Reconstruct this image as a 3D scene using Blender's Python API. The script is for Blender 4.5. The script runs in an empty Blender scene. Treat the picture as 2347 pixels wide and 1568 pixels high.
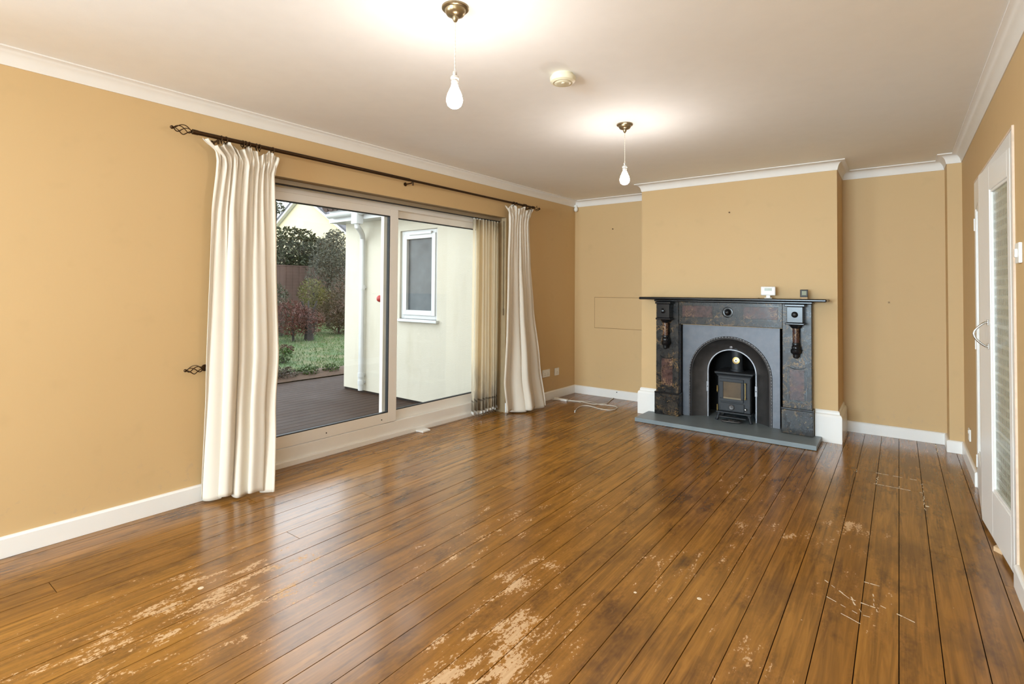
import bpy, math, random
from mathutils import Vector, Matrix
random.seed(7)
PI = math.pi
R = math.radians
sc = bpy.context.scene
COL = sc.collection

# ------------------------------------------------------------------ camera, world, light, exposure
YAW, PITCH, ROLL = R(36.6752), R(1.177), R(0.4112)
CAM = Vector((3.2725, -5.7196, 1.273))
fw = Vector((-math.sin(YAW), math.cos(YAW), 0)); rt = Vector((math.cos(YAW), math.sin(YAW), 0)); up = Vector((0, 0, 1))
fw, up = fw*math.cos(PITCH)+up*math.sin(PITCH), up*math.cos(PITCH)-fw*math.sin(PITCH)
rt, up = rt*math.cos(ROLL)+up*math.sin(ROLL), up*math.cos(ROLL)-rt*math.sin(ROLL)
cd = bpy.data.cameras.new('camera')
cam = bpy.data.objects.new('camera', cd); COL.objects.link(cam)
cam.matrix_world = Matrix(((rt.x, up.x, -fw.x, CAM.x), (rt.y, up.y, -fw.y, CAM.y), (rt.z, up.z, -fw.z, CAM.z), (0, 0, 0, 1)))
cd.sensor_fit = 'HORIZONTAL'; cd.sensor_width = 36.0; cd.lens = 36.0*1191.2378/2347.0
cd.shift_x = 0.0; cd.shift_y = -(784.0-641.0764)/2347.0
cd.clip_start = 0.02; cd.clip_end = 300
sc.camera = cam

wd = bpy.data.worlds.new('overcast_sky'); sc.world = wd; wd.use_nodes = True
bg = wd.node_tree.nodes['Background']
bg.inputs[0].default_value = (0.88, 0.945, 1.0, 1); bg.inputs[1].default_value = 2.75

W_R = 3.6827
def area_light(name, loc, rot, sx, sy, power, col):
    l = bpy.data.lights.new(name, 'AREA'); l.shape = 'RECTANGLE'; l.size = sx; l.size_y = sy
    l.energy = power; l.color = col
    o = bpy.data.objects.new(name, l); COL.objects.link(o); o.location = loc; o.rotation_euler = rot
    return o
# fill lamp at an unseen window, added behind the camera to light the room
area_light('rear_fill_lamp', (1.70, -12.82, 1.36), (R(90), 0, 0), 3.2, 1.7, 660, (0.68, 0.85, 1.0))
# fill lamp at a second added window in the patio wall, out of view
area_light('side_fill_lamp', (-0.515, -7.49, 1.42), (R(90), 0, R(-90)-R(1.3087)), 1.9, 1.4, 150, (0.68, 0.85, 1.0))

area_light('right_fill_lamp', (W_R+0.22, -7.5, 1.38), (R(90), 0, R(90)), 2.1, 1.5, 30, (0.68, 0.85, 1.0))  # fill lamp at an added window in the right wall, behind the viewer

vs = sc.view_settings
vs.view_transform = 'Standard'; vs.look = 'None'; vs.exposure = 0.66; vs.gamma = 1.0; vs.use_curve_mapping = False
sc.cycles.use_denoising = True
sc.cycles.max_bounces = 8; sc.cycles.diffuse_bounces = 4; sc.cycles.glossy_bounces = 3
sc.cycles.use_adaptive_sampling = True; sc.cycles.adaptive_threshold = 0.03
sc.cycles.transparent_max_bounces = 24; sc.cycles.transmission_bounces = 8
sc.cycles.caustics_reflective = False; sc.cycles.caustics_refractive = False
sc.cycles.sample_clamp_indirect = 6.0

# ------------------------------------------------------------------ dimensions
W, D, B1, B2, H, ZC, CT, HB = 3.6827, 0.5139, 1.0994, 2.8524, 2.4, 2.3232, 0.0626, 0.098
LWA = R(1.3087)
ES = Vector((-math.sin(LWA), -math.cos(LWA), 0)); EN = Vector((math.cos(LWA), -math.sin(LWA), 0))
LROT = math.atan2(ES.y, ES.x)
YR = -12.5                                  # rear wall, behind the camera; set far back to even out the fill light
OS0, OS1, OZ = 1.39, 3.98, 2.035           # patio opening in the left wall
PX, PY = 3.590, -0.245                     # boxed pipe corner
FX = 1.98                                  # middle of the fireplace
def lp(s, n, z=0.0): return ES*s + EN*n + Vector((0, 0, z))

# ------------------------------------------------------------------ materials
def lin(c):
    return tuple(((x/255.0)/12.92 if x/255.0 <= 0.04045 else ((x/255.0+0.055)/1.055)**2.4) for x in c)
class NT:
    def __init__(s, name):
        s.m = bpy.data.materials.new(name); s.m.use_nodes = True
        s.t = s.m.node_tree; s.t.nodes.clear()
        s.out = s.n('ShaderNodeOutputMaterial')
    def n(s, typ, **kw):
        x = s.t.nodes.new(typ)
        for k, v in kw.items(): setattr(x, k, v)
        return x
    def link(s, a, b): s.t.links.new(a, b)
    def put(s, sock, v):
        if hasattr(v, 'is_output') or isinstance(v, bpy.types.NodeSocket): s.link(v, sock)
        else: sock.default_value = v
    def math(s, op, a, b=0.0, c=None, clamp=False):
        x = s.n('ShaderNodeMath', operation=op); x.use_clamp = clamp
        s.put(x.inputs[0], a); s.put(x.inputs[1], b)
        if c is not None: s.put(x.inputs[2], c)
        return x.outputs[0]
    def mix(s, f, a, b):
        x = s.n('ShaderNodeMix', data_type='RGBA'); s.put(x.inputs[0], f)
        s.put(x.inputs[6], a if not isinstance(a, tuple) else (*a, 1)); s.put(x.inputs[7], b if not isinstance(b, tuple) else (*b, 1))
        return x.outputs[2]
    def ramp(s, f, lo, hi):
        x = s.n('ShaderNodeMapRange'); x.clamp = True; s.put(x.inputs[0], f)
        x.inputs[1].default_value = lo; x.inputs[2].default_value = hi
        return x.outputs[0]
    def noise(s, vec, scale, detail=4, rough=0.55, dist=0.0):
        x = s.n('ShaderNodeTexNoise'); s.link(vec, x.inputs['Vector'])
        x.inputs['Scale'].default_value = scale; x.inputs['Detail'].default_value = detail
        x.inputs['Roughness'].default_value = rough; x.inputs['Distortion'].default_value = dist
        return x.outputs[0]
    def scaled(s, vec, sc3, off=(0, 0, 0)):
        x = s.n('ShaderNodeMapping'); s.link(vec, x.inputs[0]); x.inputs[3].default_value = sc3; x.inputs[1].default_value = off
        return x.outputs[0]
    def pos(s): return s.n('ShaderNodeNewGeometry').outputs['Position']
    def obj(s): return s.n('ShaderNodeTexCoord').outputs['Object']
    def bsdf(s, **kw):
        b = s.n('ShaderNodeBsdfPrincipled')
        for k, v in kw.items():
            k = k.replace('_', ' ')
            s.put(b.inputs[k], (*v, 1) if isinstance(v, tuple) and len(v) == 3 else v)
        s.link(b.outputs[0], s.out.inputs[0]); return b
    def bump(s, h, strength, dist=0.01):
        x = s.n('ShaderNodeBump'); s.link(h, x.inputs['Height']); x.inputs['Strength'].default_value = strength
        x.inputs['Distance'].default_value = dist
        return x.outputs[0]

def simple(name, rgb, rough=0.5, metal=0.0, var=0.06, scale=9.0, bump=0.0, bscale=60.0, spec=0.5, coat=0.0):
    t = NT(name); p = t.pos(); c = lin(rgb)
    f = t.noise(p, scale, 2)
    col = t.mix(f, tuple(x*(1-var*1.5) for x in c), tuple(min(1, x*(1+var*1.5)) for x in c))
    kw = dict(Base_Color=col, Roughness=rough, Metallic=metal)
    if bump: kw['Normal'] = t.bump(t.noise(p, bscale, 2), bump)
    b = t.bsdf(**kw); b.inputs['Specular IOR Level'].default_value = spec
    if coat: b.inputs['Coat Weight'].default_value = coat; b.inputs['Coat Roughness'].default_value = 0.08
    return t.m

def wall_paint():
    t = NT('ochre_emulsion'); p = t.pos()
    big = t.noise(p, 1.3, 1); mid = t.noise(p, 7, 2)
    c1 = t.mix(big, lin((202, 169, 120)), lin((207, 174, 125)))
    c2 = t.mix(t.math('MULTIPLY', t.ramp(mid, 0.62, 0.8), 0.35), c1, lin((190, 160, 114)))
    # scuffs just above the skirting
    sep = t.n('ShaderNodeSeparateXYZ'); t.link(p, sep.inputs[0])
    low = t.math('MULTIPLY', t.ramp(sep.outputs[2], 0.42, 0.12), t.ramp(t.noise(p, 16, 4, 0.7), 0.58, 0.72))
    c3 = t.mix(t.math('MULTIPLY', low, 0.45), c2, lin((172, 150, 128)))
    t.bsdf(Base_Color=c3, Roughness=0.62)
    return t.m

def floor_wood():
    t = NT('worn_varnished_pine'); p = t.pos()
    oi = t.n('ShaderNodeObjectInfo'); rnd = oi.outputs['Random']
    off = t.n('ShaderNodeCombineXYZ'); t.link(t.math('MULTIPLY', rnd, 37.0), off.inputs[0]); t.link(t.math('MULTIPLY', rnd, 91.0), off.inputs[1])
    add = t.n('ShaderNodeVectorMath', operation='ADD'); t.link(p, add.inputs[0]); t.link(off.outputs[0], add.inputs[1])
    gv = t.scaled(add.outputs[0], (34, 1.6, 1))
    grain = t.noise(gv, 1.0, 3, 0.6, 0.9)
    fine = t.noise(t.scaled(add.outputs[0], (150, 5, 1)), 1.0, 2, 0.6)
    base = t.mix(t.ramp(grain, 0.3, 0.72), lin((106, 68, 22)), lin((172, 118, 47)))
    base = t.mix(t.math('MULTIPLY', t.ramp(fine, 0.5, 0.85), 0.5), base, lin((182, 128, 58)))
    base = t.mix(t.math('MULTIPLY', rnd, 0.45), base, lin((124, 80, 30)))
    # traffic stain and dark blotches
    st = t.noise(t.scaled(p, (2.6, 1.5, 1)), 1.0, 5, 0.65)
    base = t.mix(t.math('MULTIPLY', t.ramp(st, 0.50, 0.66), 0.5), base, lin((78, 48, 18)))
    bl = t.noise(t.scaled(p, (8, 3.0, 1), (3, 7, 0)), 1.0, 4, 0.72)
    base = t.mix(t.math('MULTIPLY', t.ramp(bl, 0.54, 0.68), 0.62), base, lin((66, 38, 16)))
    # worn places: bare timber showing through the varnish
    sep = t.n('ShaderNodeSeparateXYZ'); t.link(p, sep.inputs[0]); X, Y = sep.outputs[0], sep.outputs[1]
    blobs = [(1.02, -4.70, .30, .50, 1.0), (1.00, -5.00, .34, .35, .85), (1.38, -4.86, .14, .20, .7), (2.14, -4.28, .22, .50, 1.1), (1.93, -3.78, .13, .34, .95),
             (1.50, -3.62, .28, .50, .7), (3.05, -2.33, .20, .13, .95), (3.16, -3.12, .18, .24, .62), (2.85, -3.72, .08, .11, 1.05), (2.93, -3.86, .16, .16, .72),
             (2.60, -2.75, .06, .75, .72), (2.88, -2.62, .38, .10, .8), (2.42, -3.30, .22, .45, .6), (2.50, -2.02, .34, .50, .55), (0.72, -4.95, .16, .45, .62),
             (1.75, -3.05, .50, .55, .5), (2.62, -3.40, .25, .3, .5), (0.55, -4.55, .2, .4, .45), (3.33, -1.4, .12, .35, .35)]
    wm = None
    for bx, by, rx, ry, k in blobs:
        dx = t.math('DIVIDE', t.math('SUBTRACT', X, bx), rx); dy = t.math('DIVIDE', t.math('SUBTRACT', Y, by), ry)
        d2 = t.math('ADD', t.math('MULTIPLY', dx, dx), t.math('MULTIPLY', dy, dy))
        g = t.math('MULTIPLY', t.math('SUBTRACT', 1.0, t.math('MULTIPLY', d2, 0.5), clamp=True), k)
        wm = g if wm is None else t.math('MAXIMUM', wm, g)
    n1 = t.noise(t.scaled(p, (19, 5.0, 1)), 1.0, 2, 0.6)
    n2 = t.noise(t.scaled(p, (110, 55, 1)), 1.0, 2, 0.7)
    nn = t.math('ADD', t.math('MULTIPLY', n1, 0.60), t.math('MULTIPLY', n2, 0.40))
    worn = t.ramp(t.math('ADD', nn, t.math('MULTIPLY', wm, 0.21)), 0.725, 0.75)
    fl = t.noise(t.scaled(p, (60, 26, 1), (11, 3, 0)), 1.0, 2, 0.5)
    flecks = t.ramp(fl, 0.775, 0.79)
    wear = t.math('MAXIMUM', worn, t.math('MULTIPLY', flecks, 0.8))
    bare = t.mix(t.ramp(fine, 0.3, 0.8), lin((192, 152, 108)), lin((214, 178, 136)))
    soft = t.math('MULTIPLY', t.ramp(t.math('ADD', nn, t.math('MULTIPLY', wm, 0.22)), 0.58, 0.74), 0.38)
    base = t.mix(soft, base, lin((176, 120, 58)))
    col = t.mix(wear, base, bare)
    rough = t.math('ADD', t.math('ADD', 0.17, t.math('MULTIPLY', wear, 0.38)), t.math('MULTIPLY', t.ramp(st, 0.3, 0.7), 0.10))
    b = t.bsdf(Base_Color=col, Roughness=rough, Normal=t.bump(grain, 0.05, 0.004))
    b.inputs['Specular IOR Level'].default_value = 0.6; b.inputs['IOR'].default_value = 1.56
    return t.m

def marble(name, base, vein, fleck, scale=9.0):
    t = NT(name); p = t.pos()
    n = t.noise(p, scale, 7, 0.65, 1.6)
    v = t.math('ABSOLUTE', t.math('SUBTRACT', n, 0.5))
    veins = t.ramp(v, 0.022, 0.0)
    veins = t.math('MULTIPLY', veins, t.ramp(t.noise(p, 5.0, 2), 0.44, 0.6))
    cl = t.ramp(t.noise(p, scale*1.7, 5, 0.7), 0.42, 0.72)
    col = t.mix(cl, lin(base[0]), lin(base[1]))
    col = t.mix(veins, col, lin(vein))
    sp = t.ramp(t.noise(p, 70, 2), 0.70, 0.76)
    col = t.mix(t.math('MULTIPLY', sp, 0.7), col, lin(fleck))
    b = t.bsdf(Base_Color=col, Roughness=t.math('ADD', 0.26, t.math('MULTIPLY', cl, 0.12)))
    b.inputs['Specular IOR Level'].default_value = 0.28
    return t.m

def cast_iron(name, c1, c2, rough):
    t = NT(name); p = t.pos()
    n = t.noise(p, 14, 5, 0.6)
    col = t.mix(n, lin(c1), lin(c2))
    t.bsdf(Base_Color=col, Roughness=t.math('ADD', rough-0.06, t.math('MULTIPLY', n, 0.14)), Metallic=0.75, Normal=t.bump(t.noise(p, 160, 4), 0.06))
    return t.m

def glass_mat(name, tint=(1, 1, 1), refl=1.0, rough=0.0):
    t = NT(name)
    tr = t.n('ShaderNodeBsdfTransparent'); tr.inputs[0].default_value = (*tint, 1)
    gl = t.n('ShaderNodeBsdfGlossy'); gl.inputs['Roughness'].default_value = rough
    lw = t.n('ShaderNodeLayerWeight'); lw.inputs[0].default_value = 0.5
    sch = t.math('ADD', 0.04, t.math('MULTIPLY', t.math('POWER', lw.outputs['Facing'], 5.0), 0.96))
    mx = t.n('ShaderNodeMixShader'); t.link(t.math('MULTIPLY', sch, refl), mx.inputs[0])
    t.link(tr.outputs[0], mx.inputs[1]); t.link(gl.outputs[0], mx.inputs[2]); t.link(mx.outputs[0], t.out.inputs[0])
    return t.m

def fabric(name, rgb, trans, stain=False, weave=600):
    t = NT(name); p = t.pos(); c = lin(rgb)
    n = t.noise(p, 5, 4)
    col = t.mix(n, tuple(x*0.95 for x in c), c)
    if stain:
        sep = t.n('ShaderNodeSeparateXYZ'); t.link(p, sep.inputs[0])
        lo = t.ramp(sep.outputs[2], 0.62, 0.12)
        m = t.math('MULTIPLY', lo, t.ramp(t.noise(t.scaled(p, (14, 14, 3.0)), 1.0, 5, 0.65), 0.34, 0.58))
        col = t.mix(t.math('MULTIPLY', m, 0.85), col, lin((150, 138, 122)))
        line = t.math('MULTIPLY', t.ramp(t.math('ABSOLUTE', t.math('SUBTRACT', sep.outputs[2], t.math('ADD', 0.13, t.math('MULTIPLY', n, 0.08)))), 0.012, 0.0), 0.8)
        col = t.mix(line, col, lin((70, 60, 52)))
    nrm = t.bump(t.noise(p, weave, 2), 0.05, 0.002)
    d = t.n('ShaderNodeBsdfPrincipled'); t.link(col, d.inputs['Base Color']); d.inputs['Roughness'].default_value = 0.85
    d.inputs['Specular IOR Level'].default_value = 0.15; t.link(nrm, d.inputs['Normal'])
    tl = t.n('ShaderNodeBsdfTranslucent'); t.link(col, tl.inputs[0])
    mx = t.n('ShaderNodeMixShader'); mx.inputs[0].default_value = trans
    t.link(d.outputs[0], mx.inputs[1]); t.link(tl.outputs[0], mx.inputs[2]); t.link(mx.outputs[0], t.out.inputs[0])
    return t.m

def emission(name, rgb, strength):
    t = NT(name); e = t.n('ShaderNodeEmission'); e.inputs[0].default_value = (*rgb, 1); e.inputs[1].default_value = strength
    t.link(e.outputs[0], t.out.inputs[0]); return t.m

def leafy(name, a, b, c):
    t = NT(name); p = t.pos()
    col = t.mix(t.ramp(t.noise(p, 3.5, 3), 0.35, 0.65), lin(a), lin(b))
    col = t.mix(t.ramp(t.noise(p, 23, 3), 0.58, 0.7), col, lin(c))
    t.bsdf(Base_Color=col, Roughness=0.55); return t.m

def render_wall():
    t = NT('cream_roughcast'); p = t.pos()
    n = t.noise(p, 110, 5, 0.7)
    col = t.mix(t.noise(p, 1.6, 4), lin((196, 190, 173)), lin((203, 198, 183)))
    col = t.mix(t.math('MULTIPLY', t.ramp(t.noise(t.scaled(p, (5, 5, 1.2)), 1.0, 5), 0.55, 0.75), 0.35), col, lin((178, 169, 146)))
    t.bsdf(Base_Color=col, Roughness=0.9, Normal=t.bump(n, 0.5, 0.01)); return t.m

def grass_ground():
    t = NT('mossy_lawn'); p = t.pos()
    col = t.mix(t.ramp(t.noise(p, 2.2, 5, 0.6), 0.4, 0.62), lin((62, 85, 43)), lin((100, 97, 67)))
    col = t.mix(t.ramp(t.noise(p, 12, 5, 0.7), 0.5, 0.7), col, lin((47, 68, 35)))
    t.bsdf(Base_Color=col, Roughness=0.9, Normal=t.bump(t.noise(p, 40, 5), 0.8, 0.03)); return t.m

def deck_wood():
    t = NT('weathered_deck_timber'); p = t.obj()
    rnd = t.n('ShaderNodeObjectInfo').outputs['Random']
    g = t.noise(t.scaled(p, (2.0, 60, 1)), 1.0, 5, 0.6)
    col = t.mix(g, lin((30, 21, 17)), lin((66, 50, 42)))
    col = t.mix(t.math('MULTIPLY', rnd, 0.5), col, lin((48, 36, 30)))
    t.bsdf(Base_Color=col, Roughness=t.math('ADD', 0.5, t.math('MULTIPLY', t.noise(p, 1.5, 3), 0.3)), Normal=t.bump(g, 0.2, 0.004)).inputs['Specular IOR Level'].default_value = 0.15; return t.m

def obscure_glass():
    t = NT('textured_obscure_glass'); p = t.pos()
    s = t.scaled(p, (1, 34, 34))
    w = t.n('ShaderNodeTexWave', wave_type='BANDS', bands_direction='Z'); t.link(t.pos(), w.inputs[0]); w.inputs['Scale'].default_value = 6.5
    w2 = t.n('ShaderNodeTexWave', wave_type='BANDS', bands_direction='Y'); t.link(t.pos(), w2.inputs[0]); w2.inputs['Scale'].default_value = 16
    cell = t.math('MULTIPLY', t.ramp(w.outputs[1], 0.02, 0.5), t.ramp(w2.outputs[1], 0.02, 0.5))
    col = t.mix(cell, lin((196, 200, 182)), lin((140, 140, 114)))
    col = t.mix(t.math('MULTIPLY', t.ramp(t.noise(p, 3.0, 3), 0.45, 0.65), 0.3), col, lin((116, 120, 104)))
    b = t.bsdf(Base_Color=col, Roughness=0.16, Normal=t.bump(cell, 0.35, 0.004))
    b.inputs['Transmission Weight'].default_value = 0.25
    return t.m

M = dict(
    wall=wall_paint(), ceiling=simple('ceiling_white', (248, 248, 248), 0.8, var=0.02, bump=0.03), cornice=simple('cornice_white', (232, 226, 218), 0.6, var=0.02),
    gloss=simple('white_gloss_paint', (238, 235, 230), 0.28, var=0.02, scale=5, bump=0.02, bscale=30), upvc=simple('white_upvc', (240, 235, 227), 0.32, var=0.02),
    upvc_out=simple('white_upvc_outdoors', (200, 202, 202), 0.3, var=0.015), floor=floor_wood(), under=simple('dark_subfloor', (23, 16, 11), 0.9),
    rubber=simple('black_gasket', (28, 29, 31), 0.6), bronze=simple('antique_bronze', (74, 54, 34), 0.38, 0.85, var=0.2, scale=40),
    chrome=simple('brushed_nickel', (190, 186, 178), 0.28, 1.0, var=0.05), brassy=simple('aged_pewter_brass', (150, 134, 104), 0.3, 0.9, var=0.1, scale=30), brass=simple('polished_brass', (176, 150, 92), 0.35, 0.85, var=0.05),
    curtain=fabric('cream_cotton', (240, 230, 214), 0.22), slat=fabric('blind_fabric', (244, 232, 206), 0.5, True),
    plastic=simple('white_plastic', (238, 236, 230), 0.35, var=0.02), aged=simple('yellowed_plastic', (226, 218, 190), 0.4, var=0.03), blackp=simple('black_plastic', (28, 25, 24), 0.3),
    lcd=simple('lcd_grey_green', (142, 146, 120), 0.25), dark=simple('soot_black', (10, 9, 9), 0.95), slate=simple('grey_slate', (120, 129, 132), 0.42, var=0.14, scale=6, bump=0.06, bscale=50),
    black_marble=marble('black_marbled_slate', ((19, 19, 20), (52, 46, 38)), (150, 116, 70), (186, 150, 94)),
    red_marble=marble('red_marbled_slate', ((54, 33, 29), (92, 58, 48)), (180, 146, 104), (160, 124, 88), 14.0),
    black_gloss=simple('black_enamelled_slate', (20, 20, 22), 0.2, var=0.2, spec=0.32), iron=cast_iron('blacked_cast_iron', (68, 70, 74), (108, 109, 113), 0.46),
    iron_dark=cast_iron('dark_cast_iron', (70, 68, 68), (104, 100, 98), 0.45), iron_rim=cast_iron('bright_iron', (112, 112, 116), (150, 150, 152), 0.42),
    stove=simple('matt_stove_paint', (44, 46, 49), 0.55, 0.25, var=0.12, bump=0.05, bscale=200), stove_glass=simple('sooty_stove_glass', (86, 70, 50), 0.3, var=0.3, scale=12, spec=0.25),
    glass=glass_mat('clear_double_glazing', (0.97, 0.985, 0.98)), obscure=obscure_glass(), bulb=emission('glowing_bulb', (1.0, 0.94, 0.88), 122.0), clearp=simple('clear_lampholder', (206, 202, 194), 0.15, 0.4, var=0.04),
    cord=simple('white_flex', (216, 208, 194), 0.6), roughcast=render_wall(), deck=deck_wood(), lawn=grass_ground(), soil=simple('leaf_litter_soil', (74, 56, 43), 0.95, var=0.3, scale=14, bump=0.5, bscale=30),
    fence=simple('brown_fence_timber', (80, 58, 50), 0.8, var=0.2, scale=6), rooftile=simple('grey_roof_slate', (75, 73, 79), 0.7, var=0.15, scale=12), roof_brown=simple('brown_roof_tile', (70, 53, 47), 0.75, var=0.2, scale=12),
    cream_house=simple('cream_house_render', (208, 196, 163), 0.9, var=0.03), frosted=simple('frosted_bathroom_glass', (80, 85, 87), 0.3, var=0.5, scale=4.0, spec=0.4), white_board=simple('white_bargeboard', (200, 200, 196), 0.5, var=0.02),
    hedge=leafy('dark_hedge_leaves', (36, 45, 26), (57, 63, 36), (85, 85, 50)), silver=leafy('grey_green_leaves', (67, 70, 60), (90, 92, 80), (105, 85, 57)), red_leaf=leafy('red_autumn_leaves', (92, 43, 33), (72, 36, 31), (121, 60, 38)),
    yellow=leafy('yellow_green_leaves', (105, 102, 48), (82, 82, 42), (136, 124, 63)), brown_leaf=leafy('brown_autumn_leaves', (75, 60, 42), (58, 53, 36), (102, 72, 48)), weed=leafy('bright_green_leaves', (60, 89, 38), (79, 102, 47), (48, 68, 31)),
    bark=simple('dark_bark', (38, 31, 28), 0.9, var=0.25, scale=20, bump=0.4), red=simple('red_plastic', (163, 50, 47), 0.4), bare_dim=simple('pale_glass_strip', (122, 106, 80), 0.5), bare=simple('bare_timber', (206, 172, 132), 0.7, var=0.1, scale=30), paint=simple('white_paint_spill', (226, 206, 176), 0.5, var=0.04),
    galv=simple('brown_reveal', (168, 146, 112), 0.6, var=0.12), joint=simple('joint_shade_brown', (132, 100, 58), 0.8), rail=simple('aluminium_headrail', (156, 140, 116), 0.45, 0.3, var=0.06), putty=simple('chipped_paint_edge', (222, 200, 178), 0.7, var=0.15, scale=30),
)

# ------------------------------------------------------------------ mesh helpers
class MB:
    def __init__(s): s.v = []; s.f = []
    def box(s, x0, x1, y0, y1, z0, z1):
        if x0 > x1: x0, x1 = x1, x0
        if y0 > y1: y0, y1 = y1, y0
        b = len(s.v)
        s.v += [(x, y, z) for z in (z0, z1) for y in (y0, y1) for x in (x0, x1)]
        s.f += [tuple(b+i for i in q) for q in ((0, 2, 3, 1), (4, 5, 7, 6), (0, 1, 5, 4), (2, 6, 7, 3), (0, 4, 6, 2), (1, 3, 7, 5))]
        return s
    def prism(s, poly, z0, z1, fn=None):
        n = len(poly); b = len(s.v)
        fn = fn or (lambda a, c, z: (a, c, z))
        s.v += [fn(a, c, z0) for a, c in poly] + [fn(a, c, z1) for a, c in poly]
        s.f += [tuple(b+i for i in range(n-1, -1, -1)), tuple(b+n+i for i in range(n))]
        s.f += [(b+i, b+(i+1) % n, b+n+(i+1) % n, b+n+i) for i in range(n)]
        return s
    def lathe(s, prof, c=(0, 0, 0), seg=24, axis='Z'):
        b = len(s.v); m = len(prof)
        for r, h in prof:
            for k in range(seg):
                a = 2*PI*k/seg; x, y = r*math.cos(a), r*math.sin(a)
                p = (x, y, h) if axis == 'Z' else ((x, -h, y) if axis == '-Y' else ((h, x, y) if axis == 'X' else (x, h, y)))
                s.v.append((c[0]+p[0], c[1]+p[1], c[2]+p[2]))
        for i in range(m-1):
            for k in range(seg):
                k2 = (k+1) % seg
                s.f.append((b+i*seg+k, b+i*seg+k2, b+(i+1)*seg+k2, b+(i+1)*seg+k))
        s.f.append(tuple(b+k for k in range(seg-1, -1, -1))); s.f.append(tuple(b+(m-1)*seg+k for k in range(seg)))
        return s
    def tube(s, pts, r, seg=8, closed=False):
        pts = [Vector(p) for p in pts]; n = len(pts); b = len(s.v)
        rr = r if isinstance(r, (list, tuple)) else [r]*n
        ref = None
        for i, p in enumerate(pts):
            if closed: d = pts[(i+1) % n]-pts[i-1]
            else: d = pts[min(i+1, n-1)]-pts[max(i-1, 0)]
            d = d.normalized() if d.length > 1e-9 else Vector((0, 0, 1))
            if ref is None: ref = Vector((0, 0, 1)) if abs(d.z) < 0.9 else Vector((1, 0, 0))
            u = d.cross(ref).normalized(); w = u.cross(d).normalized(); ref = w
            for k in range(seg):
                a = 2*PI*k/seg; s.v.append(tuple(p+u*(rr[i]*math.cos(a))+w*(rr[i]*math.sin(a))))
        for i in range(n if closed else n-1):
            j = (i+1) % n
            for k in range(seg):
                k2 = (k+1) % seg; s.f.append((b+i*seg+k, b+i*seg+k2, b+j*seg+k2, b+j*seg+k))
        if not closed:
            s.f.append(tuple(b+k for k in range(seg-1, -1, -1))); s.f.append(tuple(b+(n-1)*seg+k for k in range(seg)))
        return s
    def ball(s, c, r, seg=14, sz=1.0):
        prof = [(max(1e-4, r*math.sin(PI*i/8)), -r*sz*math.cos(PI*i/8)) for i in range(9)]
        return s.lathe(prof, c, seg)
    def grid(s, fn, nu, nv):
        b = len(s.v)
        for j in range(nv+1):
            for i in range(nu+1): s.v.append(tuple(fn(i/nu, j/nv)))
        for j in range(nv):
            for i in range(nu):
                a = b+j*(nu+1)+i; s.f.append((a, a+1, a+nu+2, a+nu+1))
        return s
    def mesh(s, name, mat, smooth=False):
        me = bpy.data.meshes.new(name); me.from_pydata(s.v, [], s.f); me.update()
        me.materials.append(M[mat] if isinstance(mat, str) else mat)
        if smooth:
            me.polygons.foreach_set('use_smooth', [True]*len(me.polygons)); me.set_sharp_from_angle(angle=R(38))
        return me
    def build(s, name, mat, parent=None, smooth=False, bevel=0.0, loc=None, rotz=None, solid=0.0):
        o = bpy.data.objects.new(name, s.mesh(name, mat, smooth)); COL.objects.link(o)
        if parent: o.parent = parent
        if loc is not None: o.location = loc
        if rotz is not None: o.rotation_euler = (0, 0, rotz)
        if solid:
            d = o.modifiers.new('thickness', 'SOLIDIFY'); d.thickness = solid; d.offset = 0
        if bevel:
            d = o.modifiers.new('edge', 'BEVEL'); d.width = bevel; d.segments = 2; d.limit_method = 'ANGLE'; d.angle_limit = R(35)
        return o

def tag(o, label, cat, group=None, kind=None):
    o['label'] = label; o['category'] = cat
    if group: o['group'] = group
    if kind: o['kind'] = kind
    return o
def thing(name, label, cat, loc=(0, 0, 0), rotz=0.0, group=None, kind=None):
    o = bpy.data.objects.new(name, None); COL.objects.link(o); o.empty_display_size = 0.1
    o.location = loc; o.rotation_euler = (0, 0, rotz)
    return tag(o, label, cat, group, kind)
def lthing(name, label, cat, s, n, z, group=None, kind=None): return thing(name, label, cat, lp(s, n, z), LROT, group, kind)
def copy_tree(o, parent=None):
    c = o.copy(); COL.objects.link(c); c.parent = parent
    for ch in list(o.children): copy_tree(ch, c)
    return c

def clip(poly, a, b, c):          # keep a*x+b*y>=c
    out = []
    for i in range(len(poly)):
        p, q = poly[i], poly[(i+1) % len(poly)]
        dp, dq = a*p[0]+b*p[1]-c, a*q[0]+b*q[1]-c
        if dp >= 0: out.append(p)
        if (dp >= 0) != (dq >= 0):
            t = dp/(dp-dq); out.append((p[0]+t*(q[0]-p[0]), p[1]+t*(q[1]-p[1])))
    return out
def offset_path(path, d):         # shift a plan polyline to its right by d, mitred
    out = []
    for i, p in enumerate(path):
        p = Vector(p); ns = []
        if i > 0: e = (p-Vector(path[i-1])).normalized(); ns.append(Vector((e.y, -e.x)))
        if i < len(path)-1: e = (Vector(path[i+1])-p).normalized(); ns.append(Vector((e.y, -e.x)))
        if len(ns) == 1: o = ns[0]*d
        else: o = (ns[0]+ns[1])*(d/(1+ns[0].dot(ns[1])))
        out.append(p+o)
    return out
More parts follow.
